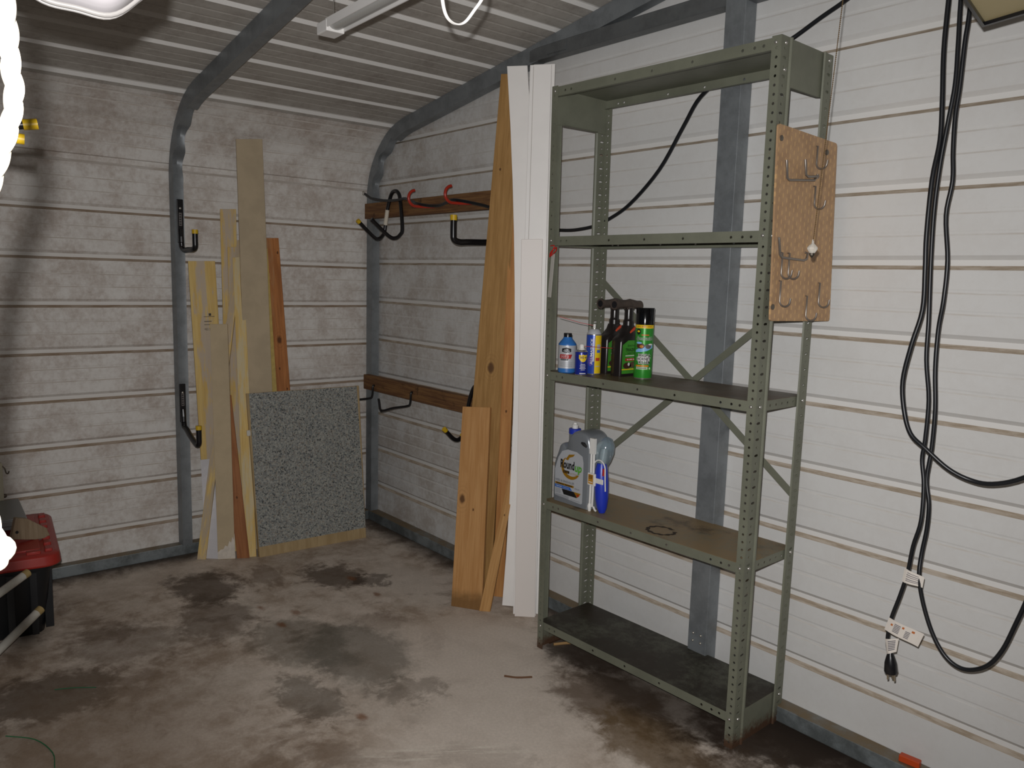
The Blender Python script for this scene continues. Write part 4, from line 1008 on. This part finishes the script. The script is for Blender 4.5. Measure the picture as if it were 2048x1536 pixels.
Mp = Matrix.Translation(Vector((3.391, -.25, .454))-ob) @ Matrix.Rotation(-.12, 4, 'Y')
pl = MB(); pl.add(m.v, m.f, 0, Mp); pl.build('plug', m_black, x2, smooth=40)
m = MB(); m.box(-.011, -.008, -.003, .003, -.048, -.026, 0, Mp); m.box(.008, .011, -.003, .003, -.048, -.026, 0, Mp); m.tube([Mp @ Vector((0, .007, -.026)), Mp @ Vector((0, .007, -.046))], .0023, 8)
m.build('prong', plain('brass_prong', '9d917c', .3, .8), x2)

# cream panel with black edging slung under the roof at upper right
b = thing('overhead_board', 'cream panel with a black rim hanging under the roof at the upper right corner', 'panel', (3.56, -.486, 2.10))
poly = [(0, 0), (.30, -.087), (.36, -.50), (.08, -.42)]
m = MB(); m.prism(poly, .008, .022, 'z'); m.build('face_board', plain('cream_board', 'b7a97f', .6), b)
def scalep(k): 
    cx, cy = .185, -.25; return [(cx+(x-cx)*k, cy+(y-cy)*k) for x, y in poly]
outer, inner = scalep(1.035), scalep(.985); m = MB(); nn = 4
vs = [(x, y, 0) for x, y in outer]+[(x, y, .024) for x, y in outer]+[(x, y, 0) for x, y in inner]+[(x, y, .024) for x, y in inner]
fs = []
for i in range(4):
    k = (i+1) % 4; fs += [(i, k, 4+k, 4+i), (8+i, 12+i, 12+k, 8+k), (i, 8+i, 8+k, k), (4+i, 4+k, 12+k, 12+i)]
m.add(vs, fs); m.build('rim', m_black, b)
m_hw = plain('hanger_wire', '77736c', .4, .6)
for x, y in ((.08, -.08), (.28, -.15), (.30, -.42), (.10, -.36)): m = MB(); m.tube([(x, y, .02), (x, y, .455)], .003, 6); m.build('hanger', m_hw, b)

# ------------------------------------------------------------------ light fixture and white cord
fx = thing('strip_light', 'slim white strip light fixture hanging on thin wires below the roof', 'light fixture', (1.955, -1.28, 2.24), -.03)
m_fix = plain('fixture_white', 'e4e2df', .35); 
for xa in (0., 1.14): m = MB(); m.box(xa, xa+.07, -.030, .030, 0, .034); m.build('end_cap', m_fix, fx, bevel=.003)
m = MB(); m.box(.06, 1.15, -.026, .026, .018, .036); m.prism([(-.029, .010), (-.026, .010), (-.026, .036), (-.029, .036)], .06, 1.15, 'x'); m.prism([(.026, .006), (.030, .006), (.030, .036), (.026, .036)], .06, 1.15, 'x'); m.build('housing', m_fix, fx)
m = MB(); P = [(math.cos(a)*.024, .022-math.sin(a)*.016) for a in [PI*k/12 for k in range(13)]]
m.prism(P, .068, 1.142, 'x'); m.build('diffuser', plain('frosted_tube', 'a9a9a6', .25), fx, smooth=40)
m_tw = plain('thin_wire', '8b8780', .4, .6)
for xa, za in ((.055, .385), (1.15, .41)): m = MB(); m.tube([(xa, 0, .034), (xa, 0, za)], .0012, 6); m.build('hanging_wire', m_tw, fx)
wc = thing('flex_loop', 'white flat cord hanging in a single loop from the roof', 'cord', (3.09, -1.5, 2.60))
loop = [Vector((3.05, -1.62, 2.62)), Vector((3.055,-1.615,2.32)), Vector((3.06,-1.603,2.12)), Vector((3.052,-1.598,2.045)), Vector((3.043,-1.588,2.013)), Vector((3.036,-1.573,1.995)), Vector((3.03,-1.55,1.990)), Vector((3.032,-1.53,1.997)), Vector((3.042,-1.515,2.020)), Vector((3.056,-1.505,2.045)), Vector((3.063,-1.506,2.08)), Vector((3.065,-1.51,2.2)), Vector((3.07, -1.52, 2.62))]
o0 = Vector((3.09, -1.5, 2.60))
m = MB()
for dx in (-.0016, .0016): m.tube(catmull([p-o0+Vector((dx*.64, dx*.77, 0)) for p in loop], 6), .0018, 8)
m.build('flat_wire', plain('white_vinyl', 'e6e3df', .35), wc, smooth=60)

# ------------------------------------------------------------------ left edge: rope, near hook, rippled panel, tote, pipes
rope = thing('rope', 'thick white twisted rope hanging close by at the left edge', 'rope', (3.80, -2.40, 2.50))
rp = [(3.83,-2.345,2.462),(3.828,-2.385,2.40),(3.82,-2.398,2.1),(3.812,-2.397,1.80),(3.809,-2.397,1.668),(3.805,-2.397,1.654),(3.802,-2.396,1.639),(3.798,-2.395,1.623),(3.795,-2.3935,1.607),(3.792,-2.396,1.59),(3.788,-2.4015,1.571),(3.783,-2.409,1.543),(3.780,-2.416,1.492),(3.784,-2.420,1.42),(3.795,-2.419,1.378),(3.803,-2.4165,1.362),(3.807,-2.4145,1.352)]
pc_ = catmull([Vector(p)-Vector((3.80, -2.40, 2.50)) for p in rp], 14)
m = MB(); R0 = .0030
acc = 0; strands = [[], [], []]
for i, p in enumerate(pc_):
    if i: acc += (p-pc_[i-1]).length
    t = (pc_[min(i+1, len(pc_)-1)]-pc_[max(i-1, 0)]).normalized(); a = Vector((1, 0, 0)); a = (a-t*a.dot(t)).normalized(); bb = t.cross(a)
    for k in range(3):
        th = acc*2*PI/.042+k*2*PI/3; strands[k].append(p+(a*math.cos(th)+bb*math.sin(th))*R0*.78)
for st_ in strands: m.tube(st_, R0, 7)
m_rope = plain('cotton_rope', 'e8dfc8', .8)
m.build('strands', m_rope, rope, smooth=60)
e = pc_[-1]; m = MB()
m.ball(e+Vector((0, 0, -.002)), .0085, 14, 0, (1, 1, .95)); m.ball(e+Vector((.001, -.002, -.008)), .0065, 12)
m.build('knot', m_rope, rope, smooth=60)
nh = thing('hanging_hook', 'black hook with yellow tips hanging behind the rope at the left edge', 'hook', (3.053, -2.416, 1.69))
m = MB(); m.tube(catmull([(0, 0, .955), (0, 0, .5), (0, 0, .05), (0, .012, .012), (.003, .05, -.002), (.006, .110, .004), (.009, .146, .010)], 6), .0062, 10); m.tube([(.004, .06, -.002), (.006, .10, -.008), (.008, .128, -.010)], .006, 10); m.build('rod', m_vinyl, nh, smooth=60)
m = MB(); m.tube([(.0085, .138, .0085), (.0105, .155, .0115)], .0072, 12); m.build('tip', m_yv, nh, smooth=40)
m = MB(); m.tube([(.0078, .125, -.0098), (.009, .139, -.0105)], .007, 12); m.build('tip', m_yv, nh, smooth=40)
# rippled white panel
rpn = thing('rippled_panel', 'rippled white plastic tray with a grey rim hanging at the upper left', 'tray', (3.266, -2.283, 1.824))
m = MB(); n = 40; pf = []; N_ = 14
ex_ = Vector((.10, .995, 0)).normalized(); ey_ = Vector((.78, -.08, .62)).normalized()
def wave(t): return .010*math.cos(t*2*PI*1.55-.3)-.004*math.cos(t*2*PI*3.1)
vs = []
for i in range(n+1):
    t = i/n
    for k in range(N_+1):
        s = k/N_; q = ex_*((t-.5)*.245)+ey_*(s*.30)+Vector((0, 0, -wave(t)*1.1+.02*(abs(2*t-1)**3)-.012*(1-s)**4))
        vs.append(q)
fs = [(i*(N_+1)+k, (i+1)*(N_+1)+k, (i+1)*(N_+1)+k+1, i*(N_+1)+k+1) for i in range(n) for k in range(N_)]
m.add(vs, fs); m.build('sheet', plain('white_gloss', 'a9a5a7', .18), rpn, smooth=70, solid=.002)
edge = [vs[i*(N_+1)] for i in range(n+1)]
m = MB(); m.tube(edge, .0035, 8); m.tube([p+Vector((-.004, 0, -.003)) for p in edge], .002, 8); m.build('rim', plain('grey_rim', '8a8784', .3), rpn, smooth=60)
m_nl = plain('nylon_line', '999590', .5)
for i in (4, 36): m = MB(); m.tube([vs[i*(N_+1)+10], vs[i*(N_+1)+10]+Vector((0, 0, .64))], .0015, 6); m.build('hanger', m_nl, rpn)
# storage tote
tote = thing('storage_tote', 'black plastic storage tote with a ribbed red lid on the floor at the left', 'storage box', (.4625, -2.097, 0), -.115)
def rsec(hx, hy, z, r, n=5):
    out = []
    for cx, cy, a0 in ((hx-r, hy-r, 0), (-hx+r, hy-r, PI/2), (-hx+r, -hy+r, PI), (hx-r, -hy+r, 1.5*PI)):
        for k in range(n): a = a0+PI/2*k/(n-1); out.append((cx+r*math.cos(a), cy+r*math.sin(a), z))
    return out
def loft(m, rings, mi=0):
    n = len(rings[0]); m.add([v for r_ in rings for v in r_], [(i*n+k, i*n+(k+1) % n, (i+1)*n+(k+1) % n, (i+1)*n+k) for i in range(len(rings)-1) for k in range(n)]+[tuple(range(n-1, -1, -1)), tuple((len(rings)-1)*n+k for k in range(n))], mi)
m = MB(); loft(m, [rsec(.215, .195, .0, .05), rsec(.233, .21, .10, .05), rsec(.265, .225, .285, .05), rsec(.275, .235, .29, .05), rsec(.28, .238, .318, .05)])
for y in (-.16, -.08, 0, .08, .16): m.prism([(y-.012, .02), (y+.012, .02), (y+.012, .28), (y-.012, .28)], .22, .268, 'x')
for x in (-.2, -.1, 0, .1, .2): m.prism([(x-.012, .02), (x+.012, .02), (x+.012, .28), (x-.012, .28)], .198, .228, 'y')
m.build('tub', plain('tote_black', '15171a', .45), tote, smooth=40)
m = MB(); loft(m, [rsec(.325, .258, .315, .06), rsec(.33, .262, .322, .06), rsec(.325, .258, .358, .06), rsec(.31, .245, .368, .05), rsec(.265, .20, .366, .05)])
for k in range(7): m.box(-.275+k*.085, -.23+k*.085, .205, .232, .364, .378)
for k in range(4): m.box(.27, .30, -.16+k*.1, -.11+k*.1, .364, .378)
m.box(-.255, .255, .10, .19, .364, .375)
m.build('lid', plain('tote_red', '9a2a22', .4), tote, smooth=40, bevel=.003)
# metal tray and wood offcut on the lid
tr = thing('metal_tray', 'dull grey sheet metal tray lying on the red tote lid', 'tray', (.25, -2.12, .379), -.05)
m = MB(); m.box(-.13, .22, -.24, .19, .055, .06); m.box(.214, .22, -.24, .19, .03, .055); m.box(-.13, .22, .184, .19, .03, .055); m.box(-.12, .17, -.2, .15, .0, .055); m.build('pan', plain('sheet_metal', '7d807f', .35, .5), tr, bevel=.003)
of = thing('wood_offcut', 'small pale rounded wood offcut at the front of the metal tray', 'wood scrap', (.60, -1.955, .379), .25)
m = MB(); pts = [(-.075, .0), (.02, .0), (.055, .006), (.075, .02), (.055, .05), (-.03, .088), (-.075, .09)]; m.prism(pts, -.012, .012, 'x', M=Matrix.Rotation(-.25, 4, 'X')); m.build('block', wood('offcut', '8f7f68', '7b6a54'), of, bevel=.003)
m = MB(); m.tube([(.012, -.05, .045), (.016, -.05, .045)], .006, 10); m.build('screw_hole', m_ink, of)
ps = thing('cream_post', 'cream board end standing by the left wall beside the tote', 'board', (.052, -2.44, 0))
m = MB(); m.box(-.014, .014, -.05, .468, 0, .60); m.build('plank', plain('cream_paint', 'c3bda6', .5), ps, bevel=.004)
m = MB(); m.tube(catmull([(.0, .466, .585), (.004, .478, .57), (.006, .482, .55), (.004, .49, .545), (0, .495, .555)], 4), .003, 8); m_la = plain('latch_metal', '6b6258', .4, .6); m.build('latch', m_la, ps, smooth=50); m = MB(); m.ball((0, .472, .44), .010, 10); m.build('knob', m_la, ps, smooth=50)
m_pvc = plain('pvc', 'cfccc2', .4, var=.35, scale=9); m_pe = plain('pvc_end', 'a08a5a', .6)
def pipe(p0, p1, label):
    p0, p1 = Vector(p0), Vector(p1); d = (p1-p0).normalized(); b = thing('plastic_pipe', label, 'pipe', p1)
    m = MB(); m.tube([p0-p1, p0.lerp(p1, .5)-p1, Vector((0, 0, 0))-d*.001], .016, 18); m.build('tube', m_pvc, b, smooth=50)
    m = MB(); m.tube([-d*.022, d*.0005], .0164, 18); m.build('tape_end', m_pe, b, smooth=50)
pipe((1.32, -2.80, .02), (.815, -1.995, .31), 'upper white plastic pipe leaning on the black tote')
pipe((1.06, -2.25, .019), (.86, -1.964, .167), 'lower white plastic pipe lying against the black tote')

# ------------------------------------------------------------------ small litter
def litter(name, pts, r, col, label, cat, flat=False):
    o0 = Vector(pts[0]); m = MB(); m.tube(catmull([Vector(p)-o0 for p in pts], 4), r, 6); o = m.build(name, plain(name, col, .7), smooth=60); o.location = o0; tag(o, label, cat)
litter('wood_splinter', [(2.05, -.30, .006), (2.08, -.24, .007), (2.12, -.18, .006)], .006, '9b7a4c', 'split wood sliver on the floor by the left shelf foot', 'wood scrap')
litter('wood_splinter', [(2.13, -.63, .004), (2.17, -.60, .005), (2.20, -.55, .004)], .004, '5d3d22', 'dark brown twig on the bare floor left of the shelving', 'twig')
litter('string', [(1.24, -1.99, .003), (1.27, -1.93, .004), (1.31, -1.87, .003)], .0018, '1f5c3a', 'short green string on the floor near the tote', 'string')
litter('string', [(1.47, -2.17, .003), (1.55, -2.10, .004), (1.66, -2.07, .003), (1.75, -2.08, .003)], .0018, '2a6b42', 'longer curved green string on the floor at lower left', 'string')
o = MB(); o.box(-.03, .03, -.012, .012, 0, .022); ob_ = o.build('orange_clip', plain('orange_plastic', 'c1491d', .4), bevel=.003); ob_.location = (3.385, -.035, .0585); ob_.rotation_euler = (0, 0, .1); tag(ob_, 'small orange plastic piece on the sill rail at lower right', 'plastic piece')
t = NT('clear_plastic'); t.setp(.2, 0, .5); t.color(lin('8f979c')); t.b.inputs['Alpha'].default_value = .6
m = MB(); m.lathe([(.035, 0), (.04, .005), (.045, .10), (.03, .135), (.018, .15), (.018, .165), (1e-5, .166)], 20); ob_ = m.build('clear_bottle', t.m, smooth=40); ob_.location = (1.60, -.112, .0); tag(ob_, 'clear plastic bottle on the floor behind the white trim boards', 'bottle')

# ------------------------------------------------------------------ lights: the camera's flash is the only strong source
fl = bpy.data.lights.new('flash', 'SPOT'); fl.energy = 208; fl.spot_size = math.radians(122); fl.spot_blend = 1.0; fl.shadow_soft_size = .009; fl.color = (1., .98, .972)
fo = bpy.data.objects.new('flash', fl); C.objects.link(fo); fo.matrix_world = Matrix.Translation(-cr*.018+cu_*.055) @ M
w = bpy.data.worlds.new('night'); sc.world = w; w.use_nodes = True
w.node_tree.nodes['Background'].inputs[0].default_value = (.75, .85, 1, 1); w.node_tree.nodes['Background'].inputs[1].default_value = .03
sc.view_settings.view_transform = 'Standard'; sc.view_settings.look = 'None'; sc.view_settings.gamma = 1; sc.view_settings.exposure = 0
sc.view_settings.use_curve_mapping = False
